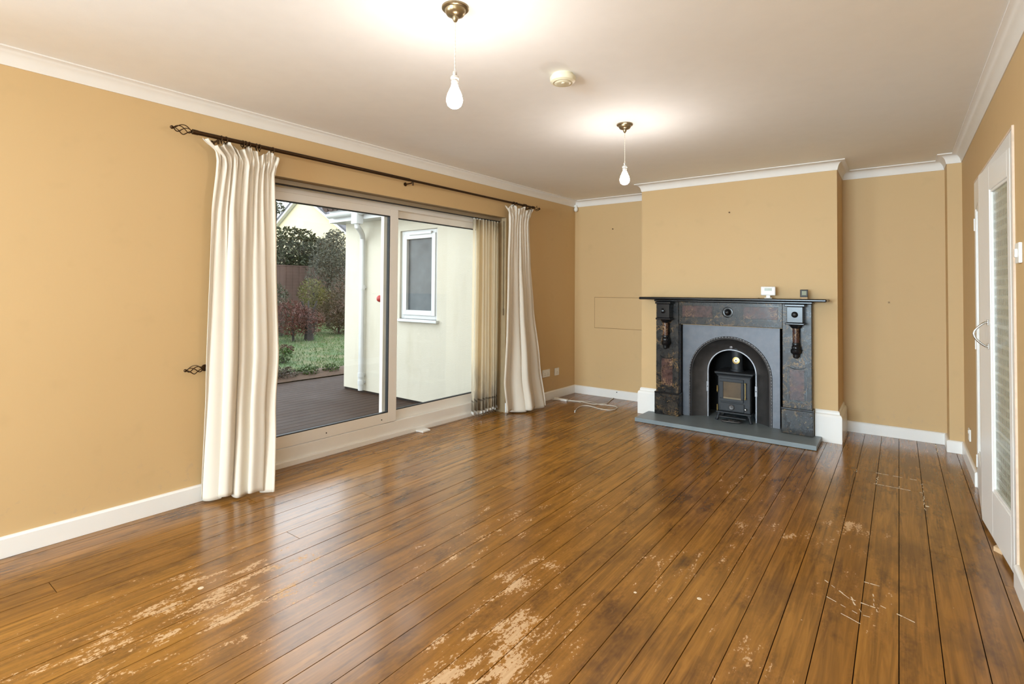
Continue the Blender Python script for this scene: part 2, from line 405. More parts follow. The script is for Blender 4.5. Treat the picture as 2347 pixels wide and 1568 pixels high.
def sweep(path, prof, name, mat, bevel=0.0, smooth=False):   # profile of (distance from wall, height), closed
    mb = MB(); n = len(prof); rings = [offset_path(path, d) for d, z in prof]
    for i in range(len(path)):
        for k in range(n): mb.v.append((rings[k][i].x, rings[k][i].y, prof[k][1]))
    for i in range(len(path)-1):
        for k in range(n):
            k2 = (k+1) % n; mb.f.append((i*n+k, i*n+k2, (i+1)*n+k2, (i+1)*n+k))
    mb.f.append(tuple(range(n-1, -1, -1))); e = (len(path)-1)*n; mb.f.append(tuple(e+k for k in range(n)))
    return mb.build(name, mat, None, smooth, bevel)

# ------------------------------------------------------------------ floor
floor = MB().box(-0.9, W+0.3, YR-0.2, 0.3, -0.08, -0.026).build('floor', 'under')
tag(floor, 'worn orange-brown varnished floorboards running the length of the room', 'floor', kind='structure')
PITCHB = 0.1225; GAP = 0.0016
k = -30; rows = []
while 3.264+k*PITCHB < W: rows.append(3.264+k*PITCHB); k += 1
rnd = random.Random(4)
def plank(poly, drop):
    if len(poly) < 3: return
    xs = [p[0] for p in poly]; ys = [p[1] for p in poly]
    if max(xs)-min(xs) < 0.012 or max(ys)-min(ys) < 0.03: return
    o = MB().prism(poly, -0.024, -drop).build('plank', 'floor', floor)
for x0 in rows:
    x1 = min(x0+PITCHB, W)
    cuts = [0.0]
    if 2.9 < x0+0.06 < 3.40: cuts += [-1.205, -1.468]
    y = cuts[-1]-rnd.uniform(2.0, 5.5)
    while y > YR+0.7: cuts.append(y); y -= rnd.uniform(3.0, 5.0)
    cuts.append(YR)
    for a, b in zip(cuts[:-1], cuts[1:]):
        q = [(x0+GAP, b+0.0012), (x1-GAP, b+0.0012), (x1-GAP, a-0.0012), (x0+GAP, a-0.0012)]
        drop = rnd.uniform(0.0, 0.0012)
        plank(clip(q, EN.x, EN.y, 0.0), drop)
        p2 = clip(clip(clip(clip(q, -EN.x, -EN.y, 0.0), EN.x, EN.y, -0.20), ES.x, ES.y, OS0+0.002), -ES.x, -ES.y, -OS1+0.002)
        plank(p2, drop)
# spilt and scuffed white paint on the boards beside the doors
mb = MB()
def streak(pts, w):
    for (ax, ay), (bx, by) in zip(pts[:-1], pts[1:]):
        L = math.hypot(bx-ax, by-ay); n = max(1, int(L/0.018))
        for i in range(n):
            if rnd.random() < 0.3: continue
            t0, t1 = i/n, (i+0.95)/n; ww = w*rnd.uniform(0.2, 0.8); ux, uy = -(by-ay)/L*ww, (bx-ax)/L*ww
            j = rnd.uniform(-0.004, 0.004)
            c = [(ax+(bx-ax)*t0+ux+j, ay+(by-ay)*t0+uy), (ax+(bx-ax)*t0-ux+j, ay+(by-ay)*t0-uy), (ax+(bx-ax)*t1-ux+j, ay+(by-ay)*t1-uy), (ax+(bx-ax)*t1+ux+j, ay+(by-ay)*t1+uy)]
            mb.prism(c[::-1], 0.0, 0.0007)
streak([(3.13, -1.466), (3.27, -1.468), (3.385, -1.472)], 0.0045)
streak([(3.145, -1.46), (3.145, -1.27)], 0.0035); streak([(3.13, -1.205), (3.38, -1.208)], 0.003)
streak([(3.386, -1.25), (3.388, -1.80)], 0.003); streak([(3.51, -0.05), (3.512, -0.34)], 0.006); streak([(3.02, -1.20), (3.02, -1.26)], 0.0035)
streak([(3.265, -1.47), (3.265, -1.40)], 0.003)
for a in ([(3.00, -3.02), (3.10, -3.12), (3.19, -3.13)], [(3.02, -3.16), (3.13, -3.22), (3.20, -3.215)], [(3.10, -3.10), (3.14, -3.20)], [(3.17, -3.00), (3.19, -3.16)], [(3.20, -3.10), (3.33, -3.16)], [(3.10, -2.93), (3.22, -2.93)], [(3.06, -3.25), (3.15, -3.29)]): streak(a, 0.0035)
o = mb.build('paint_streak', 'paint', floor); o['kind'] = 'stuff'; o['label'] = 'broken white paint lines on the boards'
fl = MB()
for cx_, cy_, r_ in ((0.887, -4.712, 0.012), (3.40, -1.72, 0.010), (2.37, -3.62, 0.007), (2.60, -3.50, 0.010)):
    fl.lathe([(r_, 0.0), (r_*0.8, 0.0012)], (cx_, cy_, 0), 9)
o = fl.build('paint_spot', 'paint', floor); o['kind'] = 'stuff'; o['label'] = 'dried white paint drips on the boards'

# ------------------------------------------------------------------ shell
ceil = MB().box(-0.5, W+0.2, YR-0.2, 0.3, H, H+0.15).build('ceiling', 'ceiling')
tag(ceil, 'plain off-white painted ceiling', 'ceiling', kind='structure')
SR = -YR/math.cos(LWA)+0.25
mb = MB(); T = 0.30
mb.box(-0.3, OS0, -T, 0, -0.08, H+0.1); mb.box(OS1, 6.5, -T, 0, -0.08, H+0.1); mb.box(8.5, SR, -T, 0, -0.08, H+0.1); mb.box(6.5, 8.5, -T, 0, -0.08, 0.70); mb.box(6.5, 8.5, -T, 0, 2.13, H+0.1); mb.box(OS0, OS1, -T, 0, OZ, H+0.1)
wl = mb.build('wall_left', 'wall', None, loc=(0, 0, 0), rotz=LROT)
tag(wl, 'ochre painted side wall with the patio door opening', 'wall', kind='structure')
wb = MB().box(-0.3, B1+0.02, 0, 0.25, -0.08, H+0.1).box(B2-0.02, W+0.25, 0, 0.25, -0.08, H+0.1).box(B1, B2, 0.0, 0.25, 1.0, H+0.1).build('wall_back', 'wall')
tag(wb, 'ochre end wall forming the two alcoves beside the chimney breast', 'wall', kind='structure')
ap = MB().box(0.281, 1.098, -0.004, 0.0, 0.826, 1.194).build('access_panel', 'wall', wb, bevel=0.0015)
MB().box(0.277, 0.281, -0.0015, 0.0, 0.822, 1.198).box(0.281, 1.098, -0.0015, 0.0, 1.194, 1.198).box(0.281, 1.098, -0.0015, 0.0, 0.822, 0.826).build('panel_gap_shade', 'joint', ap)  # strips tinted brown for the shade in the gap round the panel
mb = MB(); e = 0.475
mb.box(B1, FX-e, -D, 0.0, -0.02, H+0.05); mb.box(FX+e, B2, -D, 0.0, -0.02, H+0.05); mb.box(FX-e, FX+e, -D, 0.0, 0.945, H+0.05)
cb = mb.build('wall_chimney', 'wall'); tag(cb, 'ochre chimney breast standing out between the alcoves', 'wall', kind='structure')
mb = MB().box(FX-e, FX+e, -0.06, 0.02, 0.0, 0.95).box(FX-e, FX-0.30, -D+0.22, -0.05, 0.0, 0.95).box(FX+0.30, FX+e, -D+0.22, -0.05, 0.0, 0.95).box(FX-e, FX-e+0.012, -D+0.002, -D+0.22, 0.0, 0.95).box(FX+e-0.012, FX+e, -D+0.002, -D+0.22, 0.0, 0.95)
fb = mb.build('firebox_lining', 'dark', cb); fb['label'] = 'soot-black firebox lining'
pier = MB().box(PX, W+0.02, PY, 0.02, -0.02, H+0.05).build('wall_corner', 'wall'); tag(pier, 'narrow ochre boxed-in pipe casing in the far right corner', 'wall', kind='structure')
DY0, DY1, DZ = -1.125, -2.575, 2.005        # double door opening in the right wall
mb = MB().box(W, W+0.14, DY0, 0.3, -0.08, H+0.1).box(W, W+0.14, -6.4, DY1, -0.08, H+0.1).box(W, W+0.14, YR-0.2, -8.6, -0.08, H+0.1).box(W, W+0.14, -8.6, -6.4, -0.08, 0.6).box(W, W+0.14, -8.6, -6.4, 2.15, H+0.1).box(W, W+0.14, DY1, DY0, DZ, H+0.1)
wr = mb.build('wall_right', 'wall'); tag(wr, 'ochre wall on the right with the glazed double doors', 'wall', kind='structure')
WX0, WX1, WZ0, WZ1 = 0.1, 3.3, 0.51, 2.21
mb = MB().box(-0.5, WX0, YR-0.25, YR, -0.08, H+0.1).box(WX1, W+0.2, YR-0.25, YR, -0.08, H+0.1).box(WX0, WX1, YR-0.25, YR, -0.08, WZ0).box(WX0, WX1, YR-0.25, YR, WZ1, H+0.1)
wq = mb.build('wall_rear', 'wall'); tag(wq, 'ochre wall behind the viewer with a wide added window', 'wall', kind='structure')
w1 = MB()  # unseen window, added as a source for the rear fill lamp
for a, b in ((WX0, WX0+0.06), (WX1-0.06, WX1), (1.30, 1.40)): w1.box(a, b, YR-0.16, YR-0.10, WZ0, WZ1)
w1.box(WX0, WX1, YR-0.16, YR-0.10, WZ0, WZ0+0.06); w1.box(WX0, WX1, YR-0.16, YR-0.10, WZ1-0.06, WZ1)
w1 = w1.build('added_window_1', 'upvc'); tag(w1, 'added wide white framed window in the wall behind the viewer', 'window', kind='structure')
MB().box(WX0+0.05, 1.31, YR-0.135, YR-0.129, WZ0+0.05, WZ1-0.05).build('pane', 'glass', w1)
MB().box(1.39, WX1-0.05, YR-0.135, YR-0.129, WZ0+0.05, WZ1-0.05).build('pane', 'glass', w1)
w2 = MB()  # unseen window, added to go with the side fill lamp
for a, b in ((6.5, 6.56), (8.44, 8.5), (7.46, 7.54)): w2.box(a, b, -0.20, -0.14, 0.70, 2.13)
w2.box(6.56, 8.44, -0.20, -0.14, 0.70, 0.76); w2.box(6.56, 8.44, -0.20, -0.14, 2.07, 2.13)
w2 = w2.build('added_window_2', 'upvc', None, loc=(0, 0, 0), rotz=LROT); tag(w2, 'added white framed window in the patio wall behind the viewer', 'window', kind='structure')
for a, b in ((6.56, 7.46), (7.54, 8.44)): MB().box(a, b, -0.173, -0.167, 0.76, 2.07).build('pane', 'glass', w2)
w3 = MB()  # unseen window, added to go with the right fill lamp
for a, b in ((-8.6, -8.54), (-6.46, -6.4), (-7.54, -7.46)): w3.box(W+0.06, W+0.12, a, b, 0.60, 2.15)
w3.box(W+0.06, W+0.12, -8.54, -6.46, 0.60, 0.66); w3.box(W+0.06, W+0.12, -8.54, -6.46, 2.09, 2.15)
w3 = w3.build('added_window_3', 'upvc'); tag(w3, 'added white framed window in the right wall behind the viewer', 'window', kind='structure')
for a, b in ((-8.54, -7.54), (-7.46, -6.46)): MB().box(W+0.087, W+0.093, a, b, 0.66, 2.09).build('pane', 'glass', w3)
MB().box(W+0.95, W+1.0, -3.6, 0.2, -0.08, H+0.1).box(W+0.1, W+1.0, -3.65, -3.6, -0.08, H+0.1).box(W+0.1, W+1.0, 0.2, 0.25, -0.08, H+0.1).build('hall_lining', 'ceiling', wr)

# cornice and skirtings
def lwp(s): p = lp(s, 0); return (p.x, p.y)
path = [lwp(SR-0.25), (0, 0), (B1, 0), (B1, -D), (B2, -D), (B2, 0), (PX, 0), (PX, PY), (W, PY), (W, YR)]
hc = H-ZC
cprof = [(0, ZC), (0.004, ZC), (0.006, ZC+0.008)] + [(0.008+(CT-0.016)*(1-math.cos(a)), ZC+0.010+(hc-0.020)*math.sin(a)) for a in [R(x) for x in (8, 22, 38, 54, 70, 84)]] + [(CT-0.006, H-0.008), (CT, H-0.007), (CT, H), (0, H)]
tr = sweep(path, cprof, 'trim_1', 'cornice', smooth=True); tag(tr, 'white concave cornice running round the top of the walls', 'cornice', kind='structure')
bt = 0.018
bprof = [(0, 0), (bt, 0), (bt, HB-0.010), (bt-0.006, HB-0.002), (bt-0.012, HB), (0, HB)]
for nm, pth, lab in (('baseboard_left', [lwp(SR-0.25), lwp(OS1)], 'white skirting board on the patio wall left of the cream curtain'),
                     ('baseboard_corner', [lwp(OS0), (0, 0), (B1, 0)], 'white skirting board round the far left corner behind the loose cable'),
                     ('baseboard_back', [(B2, 0), (PX, 0), (PX, PY), (W, PY), (W, DY0)], 'white skirting board along the alcove right of the fireplace'),
                     ('baseboard_right', [(W, DY1), (W, YR)], 'white skirting board on the right wall nearer than the doors')):
    tag(sweep(pth, bprof, nm, 'gloss'), lab, 'skirting board', kind='structure')
tt = 0.030
tprof = [(0, 0), (tt, 0), (tt, 0.215), (tt-0.006, 0.232), (0.012, 0.240), (0.012, 0.256), (0.004, 0.268), (0, 0.268)]
tag(sweep([(B1, -0.02), (B1, -D), (FX-0.705, -D)], tprof, 'baseboard_chimney', 'gloss'), 'tall white plinth skirting on the chimney breast left of the fireplace', 'skirting board', kind='structure')
tag(sweep([(FX+0.705, -D), (B2, -D), (B2, -0.02)], tprof, 'baseboard_chimney', 'gloss'), 'tall white plinth skirting on the chimney breast right of the fireplace', 'skirting board', kind='structure')

# ------------------------------------------------------------------ patio door
pd = lthing('door_1', 'large white sliding patio door looking onto the deck', 'patio door', 2.68, -0.20, 0, kind='structure')
def sl(s): return s-2.68
def nl(n): return n+0.20
mb = MB().box(sl(OS0), sl(OS1), nl(-0.28), nl(-0.165), 1.965, OZ).box(sl(OS0), sl(OS0+0.045), nl(-0.28), nl(-0.165), 0.13, 1.965).box(sl(OS1-0.045), sl(OS1), nl(-0.28), nl(-0.165), 0.13, 1.965)
mb.box(sl(OS0), sl(OS1), nl(-0.19), nl(-0.162), 2.0, OZ)
mb.build('outer_frame', 'upvc', pd, bevel=0.002)
mb = MB().box(sl(OS0), sl(OS1), nl(-0.28), nl(-0.175), -0.02, 0.132)
mb.build('threshold', 'upvc', pd, bevel=0.004)
MB().box(sl(OS0), sl(OS1), nl(-0.18), nl(-0.155), -0.004, 0.040).build('threshold_strip', 'upvc', pd, bevel=0.006)
def leaf(name, s0, s1, n0, n1, z0, z1, st0, st1, tp, bt_, lab):
    lf = MB().box(sl(s0), sl(s0+st0), nl(n0), nl(n1), z0, z1).box(sl(s1-st1), sl(s1), nl(n0), nl(n1), z0, z1)
    lf.box(sl(s0+st0), sl(s1-st1), nl(n0), nl(n1), z1-tp, z1).box(sl(s0+st0), sl(s1-st1), nl(n0), nl(n1), z0, z0+bt_)
    o = lf.build(name, 'upvc', pd, bevel=0.0025); o['label'] = lab
    a, b, c, d = sl(s0+st0), sl(s1-st1), z0+bt_, z1-tp; g = 0.007; nm = (n0+n1)/2
    gk = MB().box(a, a+g, nl(nm-0.012), nl(n1)-0.001, c, d).box(b-g, b, nl(nm-0.012), nl(n1)-0.001, c, d).box(a+g, b-g, nl(nm-0.012), nl(n1)-0.001, c, c+g).box(a+g, b-g, nl(nm-0.012), nl(n1)-0.001, d-g, d)
    gk.build('gasket', 'rubber', o)
    MB().box(a+0.001, b-0.001, nl(nm-0.003), nl(nm+0.003), c+0.001, d-0.001).build('glass_pane', 'glass', o)
    return o
l1 = leaf('sliding_panel', 2.685, 3.94, -0.212, -0.172, 0.137, 1.968, 0.088, 0.085, 0.062, 0.085, 'white sliding glazed panel')
l2 = leaf('fixed_panel', 1.43, 2.80, -0.262, -0.222, 0.122, 1.968, 0.085, 0.06, 0.062, 0.092, 'white fixed glazed panel')
for s_ in (3.36, 2.84): MB().lathe([(0.005, 0), (0.005, 0.002)], (sl(s_), nl(-0.172), 0.172), 10, 'Y').build('screw_cap', 'rubber', l1)
rv = MB().box(sl(OS0)-0.002, sl(OS0)+0.0015, nl(-0.162), nl(-0.001), 0.0, OZ).box(sl(OS0), sl(OS1), nl(-0.162), nl(-0.001), OZ-0.002, OZ+0.002)
rv.build('reveal_board', 'galv', pd)  # reveal faced in a slightly mottled brown tone

# ------------------------------------------------------------------ glazed double doors in the right wall
dd = thing('door_2', 'white glazed double doors standing slightly ajar in the right wall', 'door', (W, -1.85, 0), kind='structure')
def fy(y): return y+1.85
mb = MB().box(-0.006, 0.10, fy(DY0-0.075), fy(DY0), 0, DZ).box(-0.006, 0.10, fy(DY1), fy(DY1+0.065), 0, DZ).box(-0.006, 0.10, fy(DY1+0.065), fy(DY0-0.075), DZ-0.075, DZ)
mb.build('door_frame', 'gloss', dd, bevel=0.003)
MB().box(-0.008, 0.0, fy(DY1-0.007), fy(DY1+0.002), 0.10, DZ+0.012).box(-0.006, 0.0, fy(DY1), fy(DY0), DZ, DZ+0.012).build('paint_edge', 'putty', dd)
def door_leaf(name, p0, p1, lab, handle):
    # leaf local frame: u from hinge p0 to free edge p1, thickness towards the hall
    v = Vector(p1)-Vector(p0); L = v.length; ang = math.atan2(v.y, v.x)
    sgn = 1 if p1[1] < p0[1] else -1
    r = bpy.data.objects.new(name, None); COL.objects.link(r); r.parent = dd; r.location = (p0[0]-W, fy(p0[1]), 0.022); r.rotation_euler = (0, 0, ang); r['label'] = lab
    t0, t1 = (0, 0.036*sgn) ; h = 1.915; st = 0.25 if handle else 0.14; bot = 0.24; top = 0.125
    st_h = 0.05 if handle else 0.075
    mb = MB().box(0, st_h, t0, t1, 0, h).box(L-st, L, t0, t1, 0, h).box(st_h, L-st, t0, t1, 0, bot).box(st_h, L-st, t0, t1, h-top, h)
    mb.build('door_rails', 'gloss', r, bevel=0.003)
    bd = MB(); a, b, c, d = st_h, L-st, bot, h-top; w = 0.014; q0, q1 = 0.005*sgn, 0.030*sgn
    bd.box(a, a+w, q0, q1, c, d).box(b-w, b, q0, q1, c, d).box(a+w, b-w, q0, q1, c, c+w).box(a+w, b-w, q0, q1, d-w, d)
    bd.build('glazing_bead', 'gloss', r, bevel=0.002)
    MB().box(a+w-0.002, b-w+0.002, 0.014*sgn, 0.020*sgn, c+w-0.002, d-w+0.002).build('obscure_pane', 'obscure', r)
    if handle:
        u = L-0.20; pts = [(u, 0, 0.975), (u, -0.012*sgn, 0.975)]
        pts += [(u, -sgn*(0.014+0.044*math.sin(PI*i/10)), 0.975+0.125*i/10) for i in range(1, 10)] + [(u, -0.012*sgn, 1.10), (u, 0, 1.10)]
        MB().tube(pts, 0.0055, 10).build('pull_handle', 'chrome', r, True)
        for zz in (0.975, 1.10): MB().box(u-0.010, u+0.010, -0.004*sgn, 0, zz-0.016, zz+0.016).build('handle_plate', 'chrome', r, bevel=0.002)
    else:
        for zz in (0.17, 0.93, 1.70):
            MB().lathe([(0.004, -0.04), (0.004, 0.04)], (-0.003, -0.003*sgn, zz), 10).build('hinge', 'gloss', r)
    return r
door_leaf('far_leaf', (3.673, -1.205), (3.634, -1.832), 'farther door leaf hinged next to the alcove', False)
door_leaf('near_leaf', (3.676, -2.505), (3.634, -1.836), 'nearer door leaf with a bowed metal pull handle', True)
MB().prism([(3.640, -2.20), (3.668, -2.235), (3.660, -2.16)], 0.0, 0.022).build('wood_chip', 'bare'); tag(bpy.data.objects['wood_chip'], 'small pale wooden wedge on the floor under the glazed door', 'wedge')

# ------------------------------------------------------------------ fireplace
HZ = 0.04
mb = MB().prism([(1.19, -0.90), (2.735, -0.89), (2.735, -D-0.032), (FX+0.70, -D-0.032), (FX+0.70, -D-0.001), (FX+0.445, -D-0.001), (FX+0.445, -0.062), (FX-0.445, -0.062), (FX-0.445, -D-0.001), (FX-0.70, -D-0.001), (FX-0.70, -D-0.032), (1.19, -D-0.032)], 0.001, HZ)
tag(mb.build('hearth_slab', 'slate', bevel=0.004), 'grey slate hearth slab on the floor before the fireplace', 'hearth')

fp = thing('fireplace_surround', 'black and red marbled slate fireplace surround with a mantel shelf', 'fireplace', (FX, -D, HZ))
def z_(z): return z-HZ
MB().box(-0.815, 0.815, -0.235, -0.001, z_(1.192), z_(1.217)).build('mantel_shelf', 'black_gloss', fp, bevel=0.009)
MB().box(-0.70, 0.70, -0.118, -0.001, z_(1.172), z_(1.192)).build('shelf_moulding', 'black_gloss', fp, bevel=0.006)
fr = MB().box(-0.462, 0.462, -0.078, -0.001, z_(0.953), z_(1.172)).build('frieze', 'black_marble', fp, bevel=0.003)
for sx in (-1, 1):
    a, b = sorted((sx*0.14, sx*0.425))
    MB().box(a, b, -0.081, -0.078, z_(1.028), z_(1.135)).build('marble_panel', 'red_marble', fr, bevel=0.001)
    fm = MB(); w = 0.004
    a2, b2, c2, d2 = a-0.014, b+0.014, z_(1.014), z_(1.149)
    fm.box(a2, b2, -0.0805, -0.078, c2, c2+w).box(a2, b2, -0.0805, -0.078, d2-w, d2).box(a2, a2+w, -0.0805, -0.078, c2, d2).box(b2-w, b2, -0.0805, -0.078, c2, d2)
    fm.build('incised_border', 'black_gloss', fr)
MB().lathe([(0.050, 0.078), (0.050, 0.081), (0.044, 0.083), (0.030, 0.081), (0.024, 0.088), (0.024, 0.094), (0.020, 0.106), (0.010, 0.112), (0.001, 0.113)], (0, 0, z_(1.080)), 24, '-Y').build('rosette', 'black_gloss', fr, True)
for sx in (-1, 1):
    a, b = sorted((sx*0.462, sx*0.690))
    j = MB().box(a, b, -0.085, -0.001, z_(0.255), z_(1.172)).build('jamb', 'black_marble', fp, bevel=0.004)
    a, b = sorted((sx*0.455, sx*0.700))
    MB().prism([(a, -0.104), (b, -0.104), (b, -0.001), (a, -0.001)], 0.001, z_(0.250)).build('plinth_block', 'black_marble', fp, bevel=0.004)
    a, b = sorted((sx*0.452, sx*0.70))
    MB().box(a, b, -0.108, -0.001, z_(0.250), z_(0.266)).build('plinth_moulding', 'black_gloss', fp, bevel=0.004)
    c = sx*0.576
    MB().box(c-0.055, c+0.055, -0.088, -0.085, z_(0.335), z_(0.600)).build('marble_panel', 'red_marble', j, bevel=0.001)
    fm = MB(); a2, b2, c2, d2 = c-0.072, c+0.072, z_(0.318), z_(0.625)
    fm.box(a2, b2, -0.0875, -0.085, c2, c2+w).box(a2, a2+w, -0.0875, -0.085, c2, d2).box(b2-w, b2, -0.0875, -0.085, c2, d2)
    pts = [(a2+(b2-a2)*i/12, -0.0862, d2-0.022*math.sin(PI*i/12)) for i in range(13)]
    fm.tube(pts, 0.0022, 5); fm.build('incised_border', 'black_gloss', j)
    # corbel block with ball, marbled half column and turned drop
    cb_ = MB().box(c-0.062, c+0.062, -0.198, -0.085, z_(1.012), z_(1.150)).build('corbel_block', 'black_gloss', fp, bevel=0.004)
    MB().box(c-0.078, c+0.078, -0.212, -0.085, z_(1.150), z_(1.172)).build('corbel_cap', 'black_gloss', cb_, bevel=0.005)
    MB().box(c-0.074, c+0.074, -0.208, -0.085, z_(0.994), z_(1.012)).build('corbel_ledge', 'black_gloss', cb_, bevel=0.005)
    MB().lathe([(0.060, z_(0.994)), (0.050, z_(0.984)), (0.036, z_(0.966)), (0.030, z_(0.962))], (c, -0.135, 0), 20).build('corbel_neck', 'black_gloss', cb_, True)
    MB().lathe([(0.026, 0.198), (0.026, 0.202), (0.017, 0.206), (0.019, 0.214), (0.014, 0.224), (0.001, 0.227)], (c, 0, z_(1.082)), 20, '-Y').build('ball', 'black_gloss', cb_, True)
    MB().lathe([(0.026, z_(0.835)), (0.027, z_(0.90)), (0.027, z_(0.964))], (c, -0.130, 0), 20).build('half_column', 'red_marble', fp, True)
    MB().lathe([(0.001, z_(0.700)), (0.014, z_(0.702)), (0.024, z_(0.712)), (0.026, z_(0.738)), (0.034, z_(0.742)), (0.041, z_(0.752)), (0.043, z_(0.775)), (0.034, z_(0.787)), (0.036, z_(0.800)), (0.032, z_(0.808)), (0.028, z_(0.815)), (0.031, z_(0.826)), (0.027, z_(0.838))], (c, -0.130, 0), 20).build('turned_drop', 'black_gloss', fp, True)

ins = thing('fireplace_insert', 'arched cast iron fireplace insert with a beaded edge', 'fireplace insert', (FX-0.016, -D+0.05, HZ))
def arch(r, zs, y, n=28, z0=0.0):
    p = [(-r, y, z0)] + [(-r, y, z0+(zs-z0)*i/5) for i in range(1, 5)]
    p += [(-r*math.cos(PI*i/n), y, zs+r*math.sin(PI*i/n)) for i in range(n+1)]
    return p + [(r, y, z0+(zs-z0)*i/5) for i in range(4, 0, -1)] + [(r, y, z0)]
def loft(rings):
    mb = MB(); n = len(rings[0])
    for rg in rings: mb.v += rg
    for i in range(len(rings)-1):
        for k in range(n-1): mb.f.append((i*n+k, i*n+k+1, (i+1)*n+k+1, (i+1)*n+k))
    return mb
inner = arch(0.378, z_(0.470), -0.022)
hw, ht = 0.440, z_(0.955)
outer = []
for x, y, z in inner:
    if z <= z_(0.470)+1e-6 and abs(x) > 0.37: outer.append((math.copysign(hw, x), y, z))
    else:
        dx, dz = x, z-z_(0.470); k_ = min(hw/abs(dx) if abs(dx) > 1e-6 else 9e9, (ht-z_(0.470))/dz if dz > 1e-6 else 9e9)
        outer.append((dx*k_, y, z_(0.470)+dz*k_))
# close the plate's square top corners
plate = loft([outer, inner, [(x, y+0.02, z) for x, y, z in inner]])
for sx in (-1, 1):
    b0 = len(plate.v); ang = [p for p in outer if (p[0]*sx > 0) and (abs(abs(p[0])-hw) < 1e-6)][0 if sx < 0 else 0]
    side = max([p for p in outer if p[0]*sx > 0 and abs(abs(p[0])-hw) < 1e-6], key=lambda p: p[2]); topp = max([p for p in outer if p[0]*sx > 0 and abs(p[2]-ht) < 1e-6], key=lambda p: abs(p[0]))
    plate.v += [side, (sx*hw, -0.022, ht), topp]; plate.f.append((b0, b0+1, b0+2) if sx < 0 else (b0+2, b0+1, b0))
plate.build('face_plate', 'iron', ins)
band = loft([arch(0.378, z_(0.470), -0.022), arch(0.374, z_(0.470), -0.030), arch(0.366, z_(0.470), -0.030), arch(0.360, z_(0.471), -0.014)])
band.build('outer_moulding', 'iron_dark', ins, True)
bead = MB(); path_ = [Vector(p) for p in arch(0.371, z_(0.470), -0.030, 60)]
ln = [0.0]
for a, b in zip(path_[:-1], path_[1:]): ln.append(ln[-1]+(b-a).length)
nb = 74
for i in range(nb):
    d = (i+0.5)/nb*ln[-1]; k_ = max(j for j in range(len(ln)-1) if ln[j] <= d); p = path_[k_].lerp(path_[k_+1], (d-ln[k_])/(ln[k_+1]-ln[k_]))
    bead.lathe([(0.001, 0.0075), (0.005, 0.005), (0.0068, 0.0), (0.0066, -0.002)], (p.x, p.y, p.z), 8, '-Y')
o = bead.build('beading', 'iron_rim', ins, True); o['kind'] = 'stuff'; o['label'] = 'row of small raised iron beads round the arch'
loft([arch(0.360, z_(0.471), -0.014), arch(0.350, z_(0.472), -0.018), arch(0.344, z_(0.473), -0.008), arch(0.32, z_(0.476), 0.018), arch(0.285, z_(0.481), 0.048), arch(0.250, z_(0.486), 0.070), arch(0.228, z_(0.489), 0.080)]).build('splayed_cheek', 'iron_dark', ins, True)
loft([arch(0.228, z_(0.489), 0.080), arch(0.226, z_(0.489), 0.072), arch(0.216, z_(0.490), 0.072), arch(0.214, z_(0.490), 0.10)]).build('inner_rim', 'iron_rim', ins, True)
# plate behind the rim closing the space round the arch
inr = arch(0.214, z_(0.490), 0.10); otr = []
for x, y, z in inr:
    if z <= z_(0.490)+1e-6 and abs(x) > 0.2: otr.append((math.copysign(0.43, x), 0.10, z))
    else:
        dz = z-z_(0.490); k_ = min(0.43/abs(x) if abs(x) > 1e-6 else 9e9, (0.90-z_(0.490))/dz if dz > 1e-6 else 9e9); otr.append((x*k_, 0.10, z_(0.490)+dz*k_))
loft([otr, inr]).build('back_plate', 'dark', ins)
for sx in (-1, 1):
    lg = MB().box(sx*0.222-0.011, sx*0.222+0.011, 0.064, 0.074, z_(0.285), z_(0.385)).build('fixing_lug', 'iron_rim', ins, bevel=0.002)
    MB().lathe([(0.005, -0.0635), (0.005, -0.066)], (sx*0.222, 0, z_(0.335)), 10, '-Y').build('bolt_hole', 'dark', lg)
MB().lathe([(0.012, -0.066), (0.014, -0.062), (0.005, -0.058), (0.001, -0.057)], (0, 0.0, z_(0.735)), 12, '-Y').build('arch_boss', 'iron_rim', ins, True)

stv = thing('wood_stove', 'small matt black wood-burning stove inside the arched fireplace', 'stove', (2.005, -D+0.045, HZ))
MB().box(-0.146, 0.146, 0, 0.25, 0.088, 0.425).build('stove_body', 'stove', stv, bevel=0.006)
tp = MB(); rings = [(0.150, 0.004, 0.420), (0.152, 0.006, 0.430), (0.160, 0.014, 0.440), (0.170, 0.024, 0.450), (0.171, 0.025, 0.462), (0.168, 0.022, 0.465)]
for i, (hx, fo, z) in enumerate(rings): tp.v += [(-hx, -fo, z), (hx, -fo, z), (hx, 0.25+fo, z), (-hx, 0.25+fo, z)]
for i in range(len(rings)-1):
    for k_ in range(4): tp.f.append((i*4+k_, i*4+(k_+1) % 4, i*4+4+(k_+1) % 4, i*4+4+k_))
tp.f += [(3, 2, 1, 0), tuple(len(rings)*4-4+i for i in range(4))]
tp.build('top_plate', 'stove', stv)
dr = MB().box(-0.128, 0.088, -0.014, 0, 0.185, 0.212).box(-0.128, 0.088, -0.014, 0, 0.372, 0.402).box(-0.128, -0.094, -0.014, 0, 0.212, 0.372).box(0.066, 0.088, -0.014, 0, 0.212, 0.372).build('stove_door', 'stove', stv, bevel=0.003)
MB().box(-0.096, 0.068, -0.007, -0.002, 0.210, 0.374).build('door_glass', 'stove_glass', dr)
MB().box(-0.094, 0.066, -0.011, -0.006, 0.212, 0.226).build('clean_glass_strip', 'bare_dim', dr)  # stands in for the cleaner pale strip at the foot of the glass
ash = MB().box(-0.124, 0.092, -0.010, 0, 0.096, 0.172).build('ash_door', 'stove', stv, bevel=0.003)
MB().lathe([(0.024, 0.010), (0.026, 0.016), (0.020, 0.021), (0.007, 0.020), (0.006, 0.030), (0.001, 0.031)], (-0.018, 0, 0.134), 20, '-Y').build('air_wheel', 'iron_dark', ash, True)
